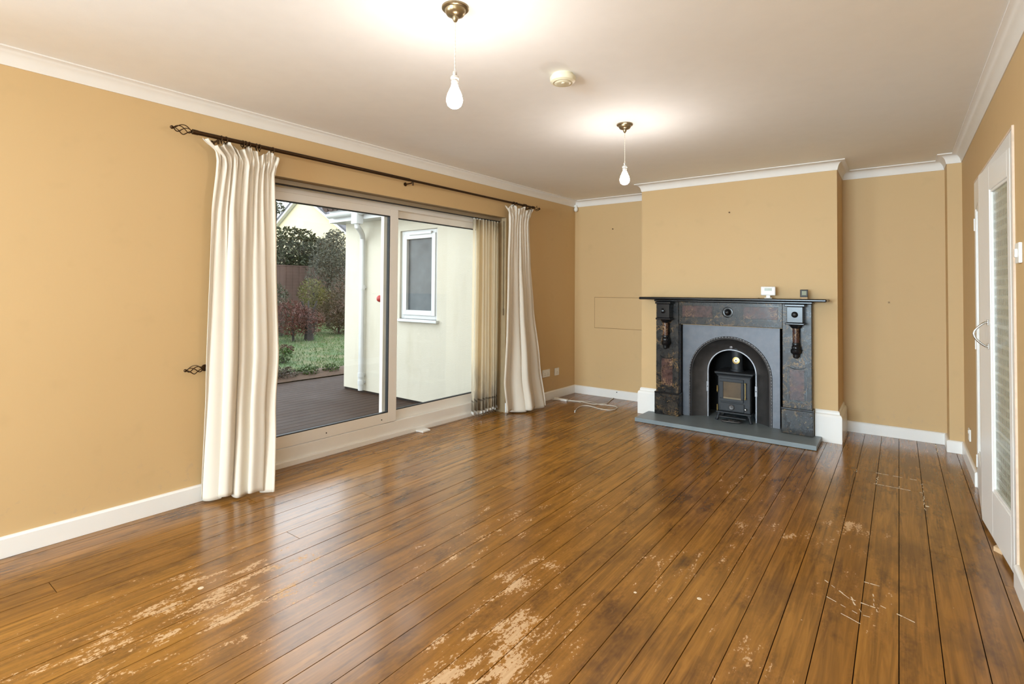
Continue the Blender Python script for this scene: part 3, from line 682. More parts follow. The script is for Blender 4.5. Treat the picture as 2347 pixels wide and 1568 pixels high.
rh = MB().tube([(0.108, -0.030, 0.232), (0.108, -0.030, 0.366)], 0.0045, 10).build('handle_rod', 'brass', stv, True)
for zz in (0.228, 0.372): MB().ball((0.108, -0.030, zz), 0.008).build('rod_end', 'brass', rh, True)
for zz in (0.232, 0.366): MB().tube([(0.108, 0, zz), (0.108, -0.030, zz)], 0.005, 8).build('handle_bracket', 'stove', rh)
kn = MB().lathe([(0.004, 0.0), (0.004, 0.014), (0.010, 0.020), (0.011, 0.028), (0.006, 0.034), (0.001, 0.035)], (0.108, 0, 0.130), 14, '-Y').build('catch_knob', 'chrome', stv, True)
for z0, z1 in ((0.272, 0.325), (0.092, 0.145)): MB().lathe([(0.001, z0-0.008), (0.005, z0), (0.0075, z0+0.01), (0.006, z1-0.004), (0.0075, z1), (0.001, z1+0.008)], (-0.146, -0.020, 0), 12).build('spiral_handle', 'brass', stv, True)
MB().box(-0.158, 0.158, -0.026, 0.25, 0.074, 0.088).build('base_plate', 'stove', stv, bevel=0.004)
MB().prism([(-0.12, -0.065), (0.12, -0.065), (0.14, -0.02), (-0.14, -0.02)], 0.040, 0.052).build('ash_lip', 'stove', stv, bevel=0.004)
for lx in (-0.135, 0.135):
    for ly in (0.0, 0.22):
        sgn = 1 if lx > 0 else -1
        MB().tube([(lx, ly, 0.076), (lx+sgn*0.004, ly-0.003, 0.05), (lx+sgn*0.012, ly-0.008, 0.022), (lx+sgn*0.020, ly-0.014, 0.006), (lx+sgn*0.022, ly-0.016, 0.001)], [0.020, 0.016, 0.012, 0.013, 0.015], 10).build('leg', 'stove', stv, True)
MB().lathe([(0.060, 0.465), (0.060, 0.480), (0.052, 0.482), (0.052, 0.90)], (0.0, 0.13, 0), 24).build('flue_pipe', 'stove', stv, True)
th = MB().lathe([(0.030, -0.074), (0.033, -0.070), (0.033, -0.066), (0.020, -0.064), (0.001, -0.0635)][::1], (0.004, 0, 0.572), 24, '-Y').build('flue_thermometer', 'brass', stv, True)
MB().lathe([(0.019, -0.064), (0.019, -0.0625), (0.001, -0.062)], (0.004, 0, 0.572), 20, '-Y').build('thermometer_dial', 'plastic', th, True)
MB().lathe([(0.006, -0.0622), (0.006, -0.0605), (0.001, -0.060)], (0.004, 0, 0.572), 12, '-Y').build('dial_centre', 'rubber', th, True)

tv = thing('iron_trivet', 'small scrolled black iron trivet lying on the slate hearth', 'trivet', (1.995, -0.535, HZ), R(8))
MB().tube([(0.085*math.cos(a), 0.030*math.sin(a), 0.014) for a in [2*PI*i/24 for i in range(24)]], 0.008, 8, True).build('rim', 'iron_dark', tv, True)
for k_ in (-1, 0, 1):
    MB().tube([(k_*0.045+0.020*math.cos(a)*(1-a/14), 0.020*math.sin(a)*(1-a/14), 0.014) for a in [i*0.5 for i in range(18)]], 0.007, 7).build('scroll', 'iron_dark', tv, True)
for a in (0.6, 2.5, 3.8, 5.6): MB().tube([(0.085*math.cos(a), 0.030*math.sin(a), 0.014), (0.092*math.cos(a), 0.034*math.sin(a), 0.001)], 0.004, 7).build('foot', 'iron_dark', tv, True)

SHZ = 1.2172
tmst = thing('room_thermostat', 'white wireless room thermostat standing on the mantel shelf', 'thermostat', (2.335, -D-0.115, SHZ), R(8))
MB().box(-0.059, 0.059, -0.012, 0.012, 0.026, 0.106).build('case', 'plastic', tmst, bevel=0.008)
MB().box(-0.030, 0.030, -0.0135, -0.0115, 0.068, 0.092).build('display', 'lcd', tmst)
MB().box(-0.016, 0.016, -0.008, 0.010, 0.006, 0.030).box(-0.030, 0.030, -0.020, 0.024, 0.0, 0.007).build('stand', 'plastic', tmst, bevel=0.002)
clk = thing('cube_clock', 'small black cube clock with a grey display on the mantel shelf', 'clock', (2.616, -D-0.115, SHZ), R(10))
MB().box(-0.029, 0.029, -0.022, 0.022, 0.014, 0.080).build('case', 'blackp', clk, bevel=0.004)
MB().box(-0.017, 0.017, -0.0235, -0.0215, 0.032, 0.068).build('display', 'lcd', clk)
MB().box(-0.026, 0.026, -0.020, 0.020, 0.0, 0.015).build('base', 'bare', clk, bevel=0.002)
tag(MB().box(2.10, 2.26, -D-0.16, -D-0.08, SHZ, SHZ+0.003).build('folded_card', 'bare'), 'thin brown card lying flat on the mantel shelf', 'card')

# ------------------------------------------------------------------ curtain rail, curtains, blind
RZ, RN = 2.178, 0.10
rod = lthing('curtain_rail', 'antique bronze curtain rail with twisted cage finials above the patio door', 'curtain rail', 2.74, RN, RZ)
def rs(s): return s-2.74
MB().lathe([(0.0105, rs(1.06)), (0.0105, rs(3.0))], (0, 0, 0), 14, 'X').build('rail_tube', 'bronze', rod, True)
MB().lathe([(0.0130, rs(2.80)), (0.0130, rs(4.40))], (0, 0, 0), 14, 'X').build('rail_sleeve', 'bronze', rod, True)
def cage(parent, name, x0, dr_, L=0.125, R0=0.024, base=0.0):
    f = bpy.data.objects.new(name, None); COL.objects.link(f); f.parent = parent; f.location = (x0, 0, base)
    MB().lathe([(0.015, 0), (0.015, dr_*0.030), (0.009, dr_*0.034)] if dr_ > 0 else [(0.009, dr_*0.034), (0.015, dr_*0.030), (0.015, 0)], (0, 0, 0), 12, 'X').build('finial_collar', 'bronze', f, True)
    for k_ in range(4):
        pts = []
        for i in range(15):
            t = i/14; a = k_*PI/2+t*PI*0.95; r = R0*math.sin(PI*t)**0.8+0.003
            pts.append((dr_*(0.034+t*L*0.72), r*math.cos(a), r*math.sin(a)))
        MB().tube(pts, 0.0028, 6).build('cage_bar', 'bronze', f, True)
    MB().ball((dr_*(0.034+L*0.72+0.010), 0, 0), 0.010).build('finial_ball', 'bronze', f, True)
cage(rod, 'finial', rs(4.40), 1); cage(rod, 'finial', rs(1.06), -1)
for s_ in (4.285, 2.76, 1.10):
    MB().tube([(rs(s_), 0, -0.012), (rs(s_), -0.03, -0.018), (rs(s_), -RN+0.004, -0.018)], 0.006, 8).lathe([(0.016, 0.0), (0.016, 0.006)], (rs(s_), -RN, -0.018), 14, 'Y').tube([(rs(s_)+0.002, 0, -0.012), (rs(s_)+0.002, 0, -0.040)], 0.007, 8).build('bracket', 'bronze', rod, True)
ring0 = None
for s_ in (4.27, 4.245, 4.145, 4.13, 4.105, 4.06, 4.04, 3.955, 1.40, 1.385, 1.35, 1.22, 1.20, 1.185):
    if ring0 is None:
        ring0 = MB().tube([(0, 0.019*math.cos(a), -0.006+0.019*math.sin(a)) for a in [2*PI*i/16 for i in range(16)]], 0.0032, 7, True).tube([(0, 0, -0.026), (0, 0.003, -0.034)], 0.003, 6).build('curtain_ring', 'bronze', rod, True); r_ = ring0
    else:
        r_ = ring0.copy(); COL.objects.link(r_); r_.parent = rod
    r_.location = (rs(s_), 0, 0); r_.rotation_euler = (0, 0, rnd.uniform(-0.25, 0.25))
hb_ = lthing('curtain_holdback', 'bronze twisted cage curtain holdback half hidden by the cream curtain', 'holdback', 4.30, 0.0, 0.792)
MB().lathe([(0.020, 0.0), (0.020, 0.006), (0.010, 0.010)], (0, 0, 0), 16, 'Y').build('wall_plate', 'bronze', hb_, True)
MB().tube([(0, 0, 0), (0, 0.030, 0), (0.006, 0.040, 0), (0.02, 0.042, 0)], 0.006, 8).build('arm', 'bronze', hb_, True)
hc_ = bpy.data.objects.new('cage_end', None); COL.objects.link(hc_); hc_.parent = hb_; hc_.location = (0.012, 0.042, 0)
for k_ in range(4):
    MB().tube([((0.014+t*0.085), (0.022*math.sin(PI*t)**0.8+0.003)*math.cos(k_*PI/2+t*3), (0.022*math.sin(PI*t)**0.8+0.003)*math.sin(k_*PI/2+t*3)) for t in [i/14 for i in range(15)]], 0.0028, 6).build('cage_bar', 'bronze', hc_, True)
MB().ball((0.108, 0, 0), 0.009).build('cage_ball', 'bronze', hc_, True)

def lerp_tab(tab, v):
    for (a, x), (b, y) in zip(tab[:-1], tab[1:]):
        if v <= b:
            t = (v-a)/(b-a) if b > a else 0; t = t*t*(3-2*t)*0.5+t*0.5
            return x+(y-x)*t
    return tab[-1][1]
def curtain(name, label, sl_t, sr_t, nl_t, nr_t, ztop, zbot, folds, seed, ampt, hem):
    r = random.Random(seed); ph = [r.uniform(0, 6.28) for _ in range(8)]; wts = [r.uniform(0.5, 1.3) for _ in range(40)]
    s_mid = (sl_t[0][1]+sr_t[0][1])/2
    root = lthing(name, label, 'curtain', s_mid, RN, 0.0)
    def pt(u, v):
        s0, s1 = lerp_tab(sl_t, v), lerp_tab(sr_t, v); n0, n1 = lerp_tab(nl_t, v), lerp_tab(nr_t, v)
        uu = u+0.012*math.sin(2*PI*2.3*u+ph[0]+v*1.2)
        k_ = folds
        f1 = math.sin(2*PI*k_*uu+ph[1]+0.7*math.sin(2*PI*1.3*uu+ph[5]))
        f2 = math.sin(2*PI*(k_*2.1)*uu+ph[2])
        f3 = math.sin(2*PI*(k_*0.45)*uu+ph[3]+v*1.5)
        wgt = 0.6+0.4*math.sin(2*PI*1.7*u+ph[4])
        A = lerp_tab(ampt, v)
        small = max(0.0, 1-v*3.2)
        d = A*(0.62*f1*wgt+0.42*f3*min(1, v*2.2))+0.011*f2*(0.25+0.75*small)
        zt = ztop+0.018*math.sin(2*PI*folds*0.7*u+ph[6])+0.006*math.sin(2*PI*folds*2*u+ph[7])
        zb = zbot+hem*(0.5+0.5*math.sin(2*PI*k_*0.5*u+ph[3]))
        # gathered heading tape at v~0.03 with a flared frill above
        pinch = math.exp(-((v-0.032)/0.012)**2)
        d = d*(1-0.65*pinch)+(0.016*math.sin(2*PI*folds*2.3*u+ph[5])+0.007*math.sin(2*PI*folds*5.3*u+ph[6]))*math.exp(-(v/0.022)**2)+0.005*math.sin(2*PI*folds*4.4*u+ph[2])*math.exp(-((v-0.05)/0.03)**2)
        z = zt+(zb-zt)*v
        s = s0+(s1-s0)*u+0.4*A*math.cos(2*PI*k_*uu+ph[1])*min(1, v*3)*(1 if 0.04 < u < 0.96 else 0.2)
        return (s-s_mid, n0+(n1-n0)*u+d-RN, z)
    nv = 110
    def fn(u, v): return pt(u, v**1.25)
    MB().grid(fn, 260, nv).build('cloth', 'curtain', root, True, solid=0.003)
    def hm(u, v): x, y, z = pt(u, 1-0.0001-0.035*(1-v)); return (x, y+0.0035, z)
    return root
curtain('curtain', 'full length cream curtain nearest the viewer at the left of the patio door',
        [(0, 4.372), (0.03, 4.300), (0.055, 4.292), (0.2, 4.318), (0.6, 4.330), (1, 4.325)], [(0, 3.915), (0.03, 3.928), (0.06, 3.945), (0.3, 3.932), (0.6, 3.925), (0.8, 3.955), (1, 3.985)],
        [(0, 0.10), (0.5, 0.105), (0.7, 0.10), (1, 0.06)], [(0, 0.10), (0.3, 0.12), (0.7, 0.17), (1, 0.245)], 2.140, 0.012, 5.0, 11,
        [(0, 0.012), (0.05, 0.016), (0.3, 0.030), (0.7, 0.042), (1, 0.052)], 0.022)
curtain('curtain', 'cream curtain at the far end of the patio door flaring over the floor',
        [(0, 1.525), (0.03, 1.47), (0.055, 1.462), (0.3, 1.49), (0.6, 1.52), (0.85, 1.55), (1, 1.50)], [(0, 1.06), (0.03, 1.09), (0.06, 1.127), (0.27, 1.09), (0.5, 1.03), (0.75, 0.985), (1, 0.95)],
        [(0, 0.10), (0.6, 0.10), (1, 0.075)], [(0, 0.10), (0.5, 0.12), (0.8, 0.18), (1, 0.235)], 2.138, 0.012, 4.0, 23,
        [(0, 0.012), (0.05, 0.016), (0.3, 0.030), (0.6, 0.05), (0.85, 0.085), (1, 0.11)], 0.024)

bl = lthing('vertical_blind', 'vertical blind drawn aside with cream fabric slats stained at the foot', 'blind', 2.6, -0.085, 2.03)
def bs(s): return s-2.6
MB().box(bs(1.40), bs(3.97), -0.022, 0.022, -0.030, 0.002).build('headrail', 'rail', bl, bevel=0.003)
MB().box(bs(1.40), bs(3.97), -0.008, 0.008, -0.036, -0.029).build('rail_slot', 'rubber', bl)
ns = 9
for i in range(ns):
    s_ = 1.435+0.365*i/(ns-1)+rnd.uniform(-0.006, 0.006); a = R(90+rnd.uniform(-38, 30)) if i < ns-1 else R(58)
    zb = -1.985+rnd.uniform(0, 0.012)
    w = 0.0445
    def sf(u, v): x = (u*2-1)*w; return (x, 0.004*(1-(u*2-1)**2)+0.003*math.sin(v*5+i), -0.045+(zb+0.045)*v)
    so = MB().grid(sf, 6, 14).build('slat', 'slat', bl, True, loc=(bs(s_), 0, 0), rotz=a, solid=0.0008)
    MB().box(-0.040, 0.040, -0.0025, 0.0025, zb-0.006, zb+0.016).build('slat_weight', 'plastic', so)
    MB().box(-0.006, 0.006, -0.003, 0.003, -0.050, -0.028).build('slat_hook', 'plastic', so)
cp = [(bs(1.43+0.37*i/60), 0.045*math.sin(i*1.1), -2.004+0.008*math.cos(i*2.2)) for i in range(61)]
MB().tube(cp, 0.0016, 5).build('bottom_chain', 'chrome', bl, True)
MB().tube([(bs(1.402), 0.06, -0.03), (bs(1.402), 0.06, -1.0)], 0.0022, 6).tube([(bs(1.402), 0.06, -0.95), (bs(1.402), 0.06, -1.02)], 0.005, 8).build('pull_cord', 'bronze', bl, True)

# ------------------------------------------------------------------ ceiling fittings
def pendant(x, y, label, zb):
    p = thing('pendant_lamp', label, 'pendant light', (x, y, H), 0, 'bare bulb pendants')
    MB().lathe([(0.054, 0), (0.054, -0.006), (0.050, -0.010), (0.042, -0.011), (0.040, -0.020), (0.034, -0.030), (0.020, -0.036), (0.012, -0.038), (0.011, -0.048), (0.007, -0.056), (0.003, -0.060)], (0, 0, 0), 32).build('ceiling_rose', 'brassy', p, True)
    zt = zb-H
    for k_ in range(2):
        pts = [(0.0014*math.cos(i*1.1+k_*PI), 0.0014*math.sin(i*1.1+k_*PI), -0.058+(zt+0.142+0.058)*i/40) for i in range(41)]
        MB().tube(pts, 0.0016, 5).build('flex', 'cord', p, True)
    b = zt
    MB().lathe([(0.004, b+0.150), (0.008, b+0.146), (0.009, b+0.136), (0.007, b+0.132), (0.015, b+0.128), (0.0175, b+0.122), (0.0165, b+0.116), (0.0135, b+0.112), (0.015, b+0.106), (0.0135, b+0.100), (0.0135, b+0.092)], (0, 0, 0), 20).build('lampholder', 'clearp', p, True)
    MB().lathe([(0.0125, b+0.096), (0.014, b+0.088), (0.020, b+0.074), (0.028, b+0.056), (0.0325, b+0.036), (0.032, b+0.026), (0.027, b+0.012), (0.017, b+0.003), (0.006, b+0.0003), (0.001, b)], (0, 0, 0), 24).build('bulb', 'bulb', p, True)
pendant(1.859, -4.213, 'lit bare bulb on a twisted flex nearer the viewer', 1.995)
pendant(1.794, -2.471, 'lit bare bulb on a twisted flex nearer the fireplace', 1.99)
sd = thing('smoke_alarm', 'round yellowed smoke alarm on the ceiling between the pendants', 'smoke alarm', (1.870, -3.405, H))
MB().lathe([(0.056, 0), (0.057, -0.010), (0.066, -0.012), (0.068, -0.018), (0.064, -0.036), (0.052, -0.044), (0.048, -0.042), (0.001, -0.043)], (0, 0, 0), 36).build('alarm_body', 'aged', sd, True)
MB().lathe([(0.044, -0.0425), (0.040, -0.047), (0.030, -0.049), (0.001, -0.0495)], (0, 0, 0), 28).build('alarm_grille', 'aged', sd, True)
MB().lathe([(0.010, -0.049), (0.009, -0.053), (0.001, -0.0535)], (0.012, -0.014, 0), 14).build('test_button', 'aged', sd, True)
sn = thing('motion_sensor', 'small white motion sensor in the top corner under the cornice', 'sensor', (0.026, -0.026, 2.262))
MB().lathe([(0.001, 0.0), (0.014, 0.004), (0.023, 0.016), (0.026, 0.030), (0.022, 0.046), (0.015, 0.060), (0.010, 0.070)], (0.002, -0.004, 0), 18).build('sensor_head', 'plastic', sn, True)
MB().box(-0.024, 0.014, -0.014, 0.024, 0.060, 0.086).build('mount', 'plastic', sn, bevel=0.010)

# ------------------------------------------------------------------ sockets, switch, cable, bits
def plate(name, label, cat, loc, rotz, w, h, d=0.010, rockers=(), holes=()):
    p = thing(name, label, cat, loc, rotz)
    MB().box(-w/2, w/2, 0, d, -h/2, h/2).build('faceplate', 'plastic', p, bevel=0.003)
    for x in rockers: MB().box(x-0.007, x+0.007, d, d+0.004, 0.008, 0.032).build('rocker', 'plastic', p, bevel=0.0015)
    for x in holes:
        for dx, dz, wx, wz in ((0, 0.000, 0.005, 0.009), (-0.011, -0.018, 0.008, 0.005), (0.011, -0.018, 0.008, 0.005)):
            MB().box(x+dx-wx/2, x+dx+wx/2, d-0.001, d+0.0004, dz-wz/2, dz+wz/2).build('pin_hole', 'rubber', p)
    return p
plate('double_socket', 'white double wall socket beside the far cream curtain', 'socket', lp(0.640, 0.0, 0.315), LROT, 0.146, 0.086, 0.012, (-0.05, 0.05), (-0.03, 0.03))
plate('wall_outlet', 'white single outlet plate between the far curtain and the room corner', 'socket', lp(0.415, 0.0, 0.310), LROT, 0.086, 0.086, 0.012, (), (0.0,))
plate('wall_socket', 'white socket plate low on the right wall before the far door frame', 'socket', (W, -0.675, 0.247), R(90), 0.086, 0.086, 0.010, (0.0,), ())
sw = plate('light_switch', 'white light switch on the right wall beside the near door frame', 'switch', (W, -2.70, 1.445), R(90), 0.086, 0.086, 0.012, (), ())
MB().box(-0.012, 0.012, 0.011, 0.020, -0.018, 0.018).build('rocker', 'plastic', sw, bevel=0.002)
def smooth_path(pts, n=8):
    out = []; P = [Vector(p) for p in pts]; P = [P[0]]+P+[P[-1]]
    for i in range(1, len(P)-2):
        for k_ in range(n):
            t = k_/n; a, b, c, d = P[i-1], P[i], P[i+1], P[i+2]
            out.append(0.5*((2*b)+(-a+c)*t+(2*a-5*b+4*c-d)*t*t+(-a+3*b-3*c+d)*t**3))
    return out+[P[-1]]
cz = 0.006
c1 = [(0.025, -0.52), (0.16, -0.47), (0.279, -0.451), (0.42, -0.398), (0.57, -0.453), (0.63, -0.43), (0.69, -0.423), (0.75, -0.425), (0.80, -0.465), (0.822, -0.56), (0.785, -0.634), (0.681, -0.640), (0.586, -0.606), (0.50, -0.592), (0.46, -0.652), (0.480, -0.78), (0.520, -0.885)]
c2 = [(0.028, -0.56), (0.17, -0.51), (0.299, -0.472), (0.43, -0.492), (0.534, -0.509), (0.59, -0.455), (0.622, -0.36), (0.575, -0.16), (0.545, -0.022)]
cable = thing('loose_cable', 'white cable lying in loops on the floor in the far corner', 'cable', (0.5, -0.55, 0))
MB().tube([(x-0.5, y+0.55, 0.005) for x, y, z in smooth_path([(a, b, 0) for a, b in c1])], 0.0042, 8).build('cable_run', 'cord', cable, True)
MB().tube([(x-0.5, y+0.55, 0.0125 if 0.35 < x < 0.66 and y < -0.35 else 0.005) for x, y, z in smooth_path([(a, b, 0) for a, b in c2])], 0.0042, 8).build('cable_run', 'cord', cable, True)
MB().tube([(0.018, -0.325, 0.006), (0.024, -0.355, 0.006)], 0.0055, 8).build('cable_plug', 'chrome', cable, True)
MB().box(-0.475, -0.30, 0.02, 0.055, 0.0, 0.022).build('cable_trunking', 'plastic', cable, bevel=0.003)
bpy.data.objects['cable_trunking'].rotation_euler = (0, 0, 0.0)
tag(MB().lathe([(0.006, 0), (0.006, 0.004)], (0.585, -0.0225, 0.075), 10, 'Y').build('cable_hole', 'rubber'), 'small black hole in the skirting board above the loose cable', 'hole')
wg = lp(2.42, -0.155, 0)
tag(MB().prism([(-0.055, -0.03), (0.055, -0.03), (0.045, 0.055), (-0.045, 0.055)], 0.0, 0.016).build('threshold_clip', 'upvc', None, bevel=0.003, loc=lp(2.42, -0.125, 0.0), rotz=LROT), 'small white plastic piece against the patio door threshold', 'clip')
for nm, x, y, z, lb in (('wall_nail', 3.198, 0.0, 1.19, 'dark nail in the alcove wall right of the fireplace'), ('wall_nail', 1.979, -D, 2.031, 'dark nail high on the chimney breast'), ('wall_nail', 0.521, 0.0, 2.018, 'dark nail high on the alcove wall left of the fireplace')):
    tag(MB().lathe([(0.0045, 0.0), (0.0045, 0.010), (0.007, 0.010), (0.006, 0.013)], (x, y, z), 10, '-Y').build(nm, 'bronze'), lb, 'nail')

# ------------------------------------------------------------------ outdoors
DZ0 = -0.15
dk = MB().box(-3.4, 3.0, -4.12, -0.30, DZ0-0.30, DZ0-0.05).build('deck', 'under', None, loc=lp(2.6, 0, 0), rotz=LROT)
tag(dk, 'dark weathered timber deck outside the patio door', 'deck', kind='structure')
for i in range(31):
    n0 = -0.315-0.123*i
    o = MB().box(-3.4, 3.0, n0-0.117, n0, DZ0-0.04, DZ0).build('deck_board', 'deck', dk)
ext = lthing('house_extension', 'cream rendered house extension with white gutter and downpipe beyond the patio door', 'building', 1.22, -1.7, DZ0)
def xn(n): return n+1.7
def xz(z): return z-DZ0
WN0, WN1, WZa, WZb = -1.90, -1.21, 0.90, 2.03
mb = MB()
for a, b, c, d in ((-3.10, WN0, DZ0+0.03, 2.62), (WN1, -0.302, DZ0+0.03, 2.62), (WN0, WN1, DZ0+0.03, WZa), (WN0, WN1, WZb, 2.62)): mb.box(-0.25, 0, xn(a), xn(b), xz(c), xz(d))
mb.box(-3.6, -0.25, xn(-3.10), xn(-2.85), xz(DZ0+0.03), xz(2.62))
mb.build('wall', 'roughcast', ext)
MB().box(-0.22, -0.01, xn(-3.09), xn(-0.31), 0.001, 0.04).build('plinth', 'under', ext)
wf = MB(); ft = 0.05
wf.box(-0.10, -0.03, xn(WN0), xn(WN0+ft), xz(WZa), xz(WZb)).box(-0.10, -0.03, xn(WN1-ft), xn(WN1), xz(WZa), xz(WZb)).box(-0.10, -0.03, xn(WN0+ft), xn(WN1-ft), xz(WZa), xz(WZa+ft)).box(-0.10, -0.03, xn(WN0+ft), xn(WN1-ft), xz(WZb-ft), xz(WZb))
sash = 0.062
a, b, c, d = WN0+ft, WN1-ft, WZa+ft, WZb-ft
wf.box(-0.09, -0.012, xn(a), xn(a+sash), xz(c), xz(d)).box(-0.09, -0.012, xn(b-sash), xn(b), xz(c), xz(d)).box(-0.09, -0.012, xn(a+sash), xn(b-sash), xz(c), xz(c+sash)).box(-0.09, -0.012, xn(a+sash), xn(b-sash), xz(d-sash), xz(d))
wo = wf.build('window_frame', 'upvc_out', ext, bevel=0.004)
MB().box(-0.06, -0.05, xn(a+sash), xn(b-sash), xz(c+sash), xz(d-sash)).build('frosted_pane', 'frosted', wo)
MB().box(-0.02, 0.006, xn(a+0.12), xn(b-0.06), xz(d-0.012), xz(d+0.022)).build('trickle_vent', 'upvc_out', wo, bevel=0.003)
MB().box(-0.10, 0.05, xn(WN0-0.02), xn(WN1+0.04), xz(WZa-0.035), xz(WZa)).build('window_sill', 'upvc_out', wo, bevel=0.004)
MB().box(0.0, 0.24, xn(-3.12), xn(-0.302), xz(2.21), xz(2.225)).build('soffit', 'upvc_out', ext)
MB().box(0.22, 0.245, xn(-3.14), xn(-0.302), xz(2.20), xz(2.40)).build('fascia', 'upvc_out', ext)
MB().box(-3.6, 0.24, xn(-3.14), xn(-3.12), xz(2.20), xz(2.40)).build('end_fascia', 'upvc_out', ext)
gp = [(0.055*math.cos(R(180+x*18))+0.30, xz(2.305)+0.055*math.sin(R(180+x*18))) for x in range(11)]
gp += [(0.30+0.049, xz(2.305)), (0.30-0.049, xz(2.305))]
g = MB(); n_ = len(gp)
for yy in (xn(-3.06), xn(-0.302)): g.v += [(x, yy, z) for x, z in gp]
g.f += [(k_, (k_+1) % n_, n_+(k_+1) % n_, n_+k_) for k_ in range(n_)]+[tuple(range(n_-1, -1, -1)), tuple(n_+k_ for k_ in range(n_))]
gut = g.build('gutter', 'upvc_out', ext)
MB().box(0.245, 0.355, xn(-2.47), xn(-2.35), xz(2.13), xz(2.305)).build('gutter_outlet', 'upvc_out', gut, bevel=0.006)
dp = MB().tube([(0.30, xn(-2.41), xz(2.15)), (0.30, xn(-2.41), xz(2.10)), (0.20, xn(-2.48), xz(2.06)), (0.10, xn(-2.57), xz(2.01)), (0.06, xn(-2.62), xz(1.96)), (0.06, xn(-2.62), 0.04)], 0.036, 14).build('downpipe', 'upvc_out', ext, True)
for zz in (1.30, 0.10, 0.0): MB().lathe([(0.043, zz-0.03), (0.043, zz+0.03)], (0.06, xn(-2.62), xz(0)), 14).box(-0.0, 0.05, xn(-2.64), xn(-2.60), xz(zz)-0.015, xz(zz)+0.015).build('pipe_clip', 'upvc_out', dp)
rf = MB().prism([(0.33, xz(2.40)), (-3.8, xz(4.3)), (-3.8, xz(4.2)), (0.28, xz(2.36))], xn(-3.16), xn(-0.302), lambda a, c, z: (a, z, c))
rfo = rf.build('roof', 'roof_brown', ext)
tilem = None
for i in range(24):
    nn_ = -3.12+0.118*i
    for j in range(2):
        if tilem is None:
            to = MB().lathe([(0.052, -0.0), (0.058, 0.30)], (0, 0, 0), 8, 'X').build('roof_tile', 'roof_brown', rfo, True); tilem = to
        else: to = tilem.copy(); COL.objects.link(to); to.parent = rfo
        to.location = (0.34-0.28*(j+1), xn(nn_), xz(2.395)+0.128*(j+1)); to.rotation_euler = (0, R(24.7), 0)
rb = lthing('red_float', 'small round red object fixed to the cream extension wall', 'ornament', 1.30, -2.20, 1.06)
MB().ball((0, 0, 0.09), 0.046, 16).build('ball', 'red', rb, True)
MB().tube([(0, 0, 0.10), (-0.08, 0, 0.16)], 0.006, 6).build('hook', 'bark', rb)

def gz(n): return -0.13+0.05*(-n-4.3)
lw_ = MB()
def lf(u, v):
    n = -4.0-28*v; s = 8-45*u
    return (s, n, (gz(n) if n > -12 else gz(-12))-(0.1 if n > -4.1 else 0))
lw_.grid(lf, 30, 60)
lawn = lw_.build('ground', 'lawn', None, loc=(0, 0, 0), rotz=LROT); tag(lawn, 'patchy green lawn rising gently behind the deck', 'lawn', kind='structure')
bd_ = MB().grid(lambda u, v: (3.4-5.5*u, -4.13-0.62*v, gz(-4.13-0.62*v)+0.05*math.sin(PI*v)+0.012*math.sin(u*40)*math.sin(PI*v)+0.004), 60, 6).build('border_soil', 'soil', None, loc=(0, 0, 0), rotz=LROT); tag(bd_, 'strip of brown leaf-strewn soil along the deck edge', 'soil', kind='structure')
gr = MB(); rg = random.Random(5)
for i in range(9000):
    n = -4.6-rg.random()**1.4*6.2; s = (1.6+0.52*(n+4.3))+rg.uniform(-2.4, 1.2)
    z = gz(n); a = rg.uniform(0, 6.28); h = rg.uniform(0.02, 0.06); w_ = 0.008
    b0 = len(gr.v); gr.v += [(s-w_*math.cos(a), n-w_*math.sin(a), z-0.005), (s+w_*math.cos(a), n+w_*math.sin(a), z-0.005), (s+rg.uniform(-.03, .03), n+rg.uniform(-.03, .03), z+h)]; gr.f.append((b0, b0+1, b0+2))
go = gr.build('grass', 'weed', None, loc=(0, 0, 0), rotz=LROT); tag(go, 'short tufts of green grass on the lawn', 'grass', kind='stuff')
fc = lthing('garden_fence', 'brown close-boarded timber fence at the end of the garden', 'fence', -3.5, -11.25, gz(-11.25))
bdm = None
for i in range(64):
    if bdm is None: bo = MB().box(-0.058, 0.058, -0.012, 0.012, 0.0, 1.72).build('fence_board', 'fence', fc); bdm = bo
    else: bo = bdm.copy(); COL.objects.link(bo); bo.parent = fc
    bo.location = (-3.2+0.1*i+0.02*(i % 2), 0.008*(i % 2), 0); bo.rotation_euler = (0, 0, rg.uniform(-0.05, 0.05))
MB().box(-3.3, 3.3, -0.03, 0.03, 1.72, 1.75).build('capping_rail', 'fence', fc)
nh = lthing('neighbouring_house', 'cream gabled house with white bargeboards beyond the garden hedge', 'building', -9.0, -21.9, 0.0)
hw_ = 4.2; ez = 6.2-0.57*hw_
MB().prism([(-hw_, 0.0), (hw_, 0.0), (hw_, ez), (0, 6.2), (-hw_, ez)], -6.0, 0.0, lambda a, c, z: (z, a, c)).build('gable_wall', 'cream_house', nh)
for sx in (-1, 1):
    MB().prism([(0, 6.16), (sx*(hw_+0.4), 6.16-0.57*(hw_+0.4)), (sx*(hw_+0.4), 6.38-0.57*(hw_+0.4)), (0, 6.38)][::sx], 0.02, 0.22, lambda a, c, z: (z, a, c)).build('bargeboard', 'white_board', nh)
    MB().prism([(0, 6.30), (sx*(hw_+0.5), 6.30-0.57*(hw_+0.5)), (sx*(hw_+0.5), 6.42-0.57*(hw_+0.5)), (0, 6.42)][::sx], -6.2, 0.24, lambda a, c, z: (z, a, c)).build('roof_slope', 'rooftile', nh)
MB().prism([(-0.2, 3.0), (-0.2, 4.25), (-2.5, 6.05), (-4.8, 4.25), (-4.8, 3.0)][::-1], 1.4, 8.0, lambda a, c, z: (a, z, c)).build('side_wing_roof', 'rooftile', nh)

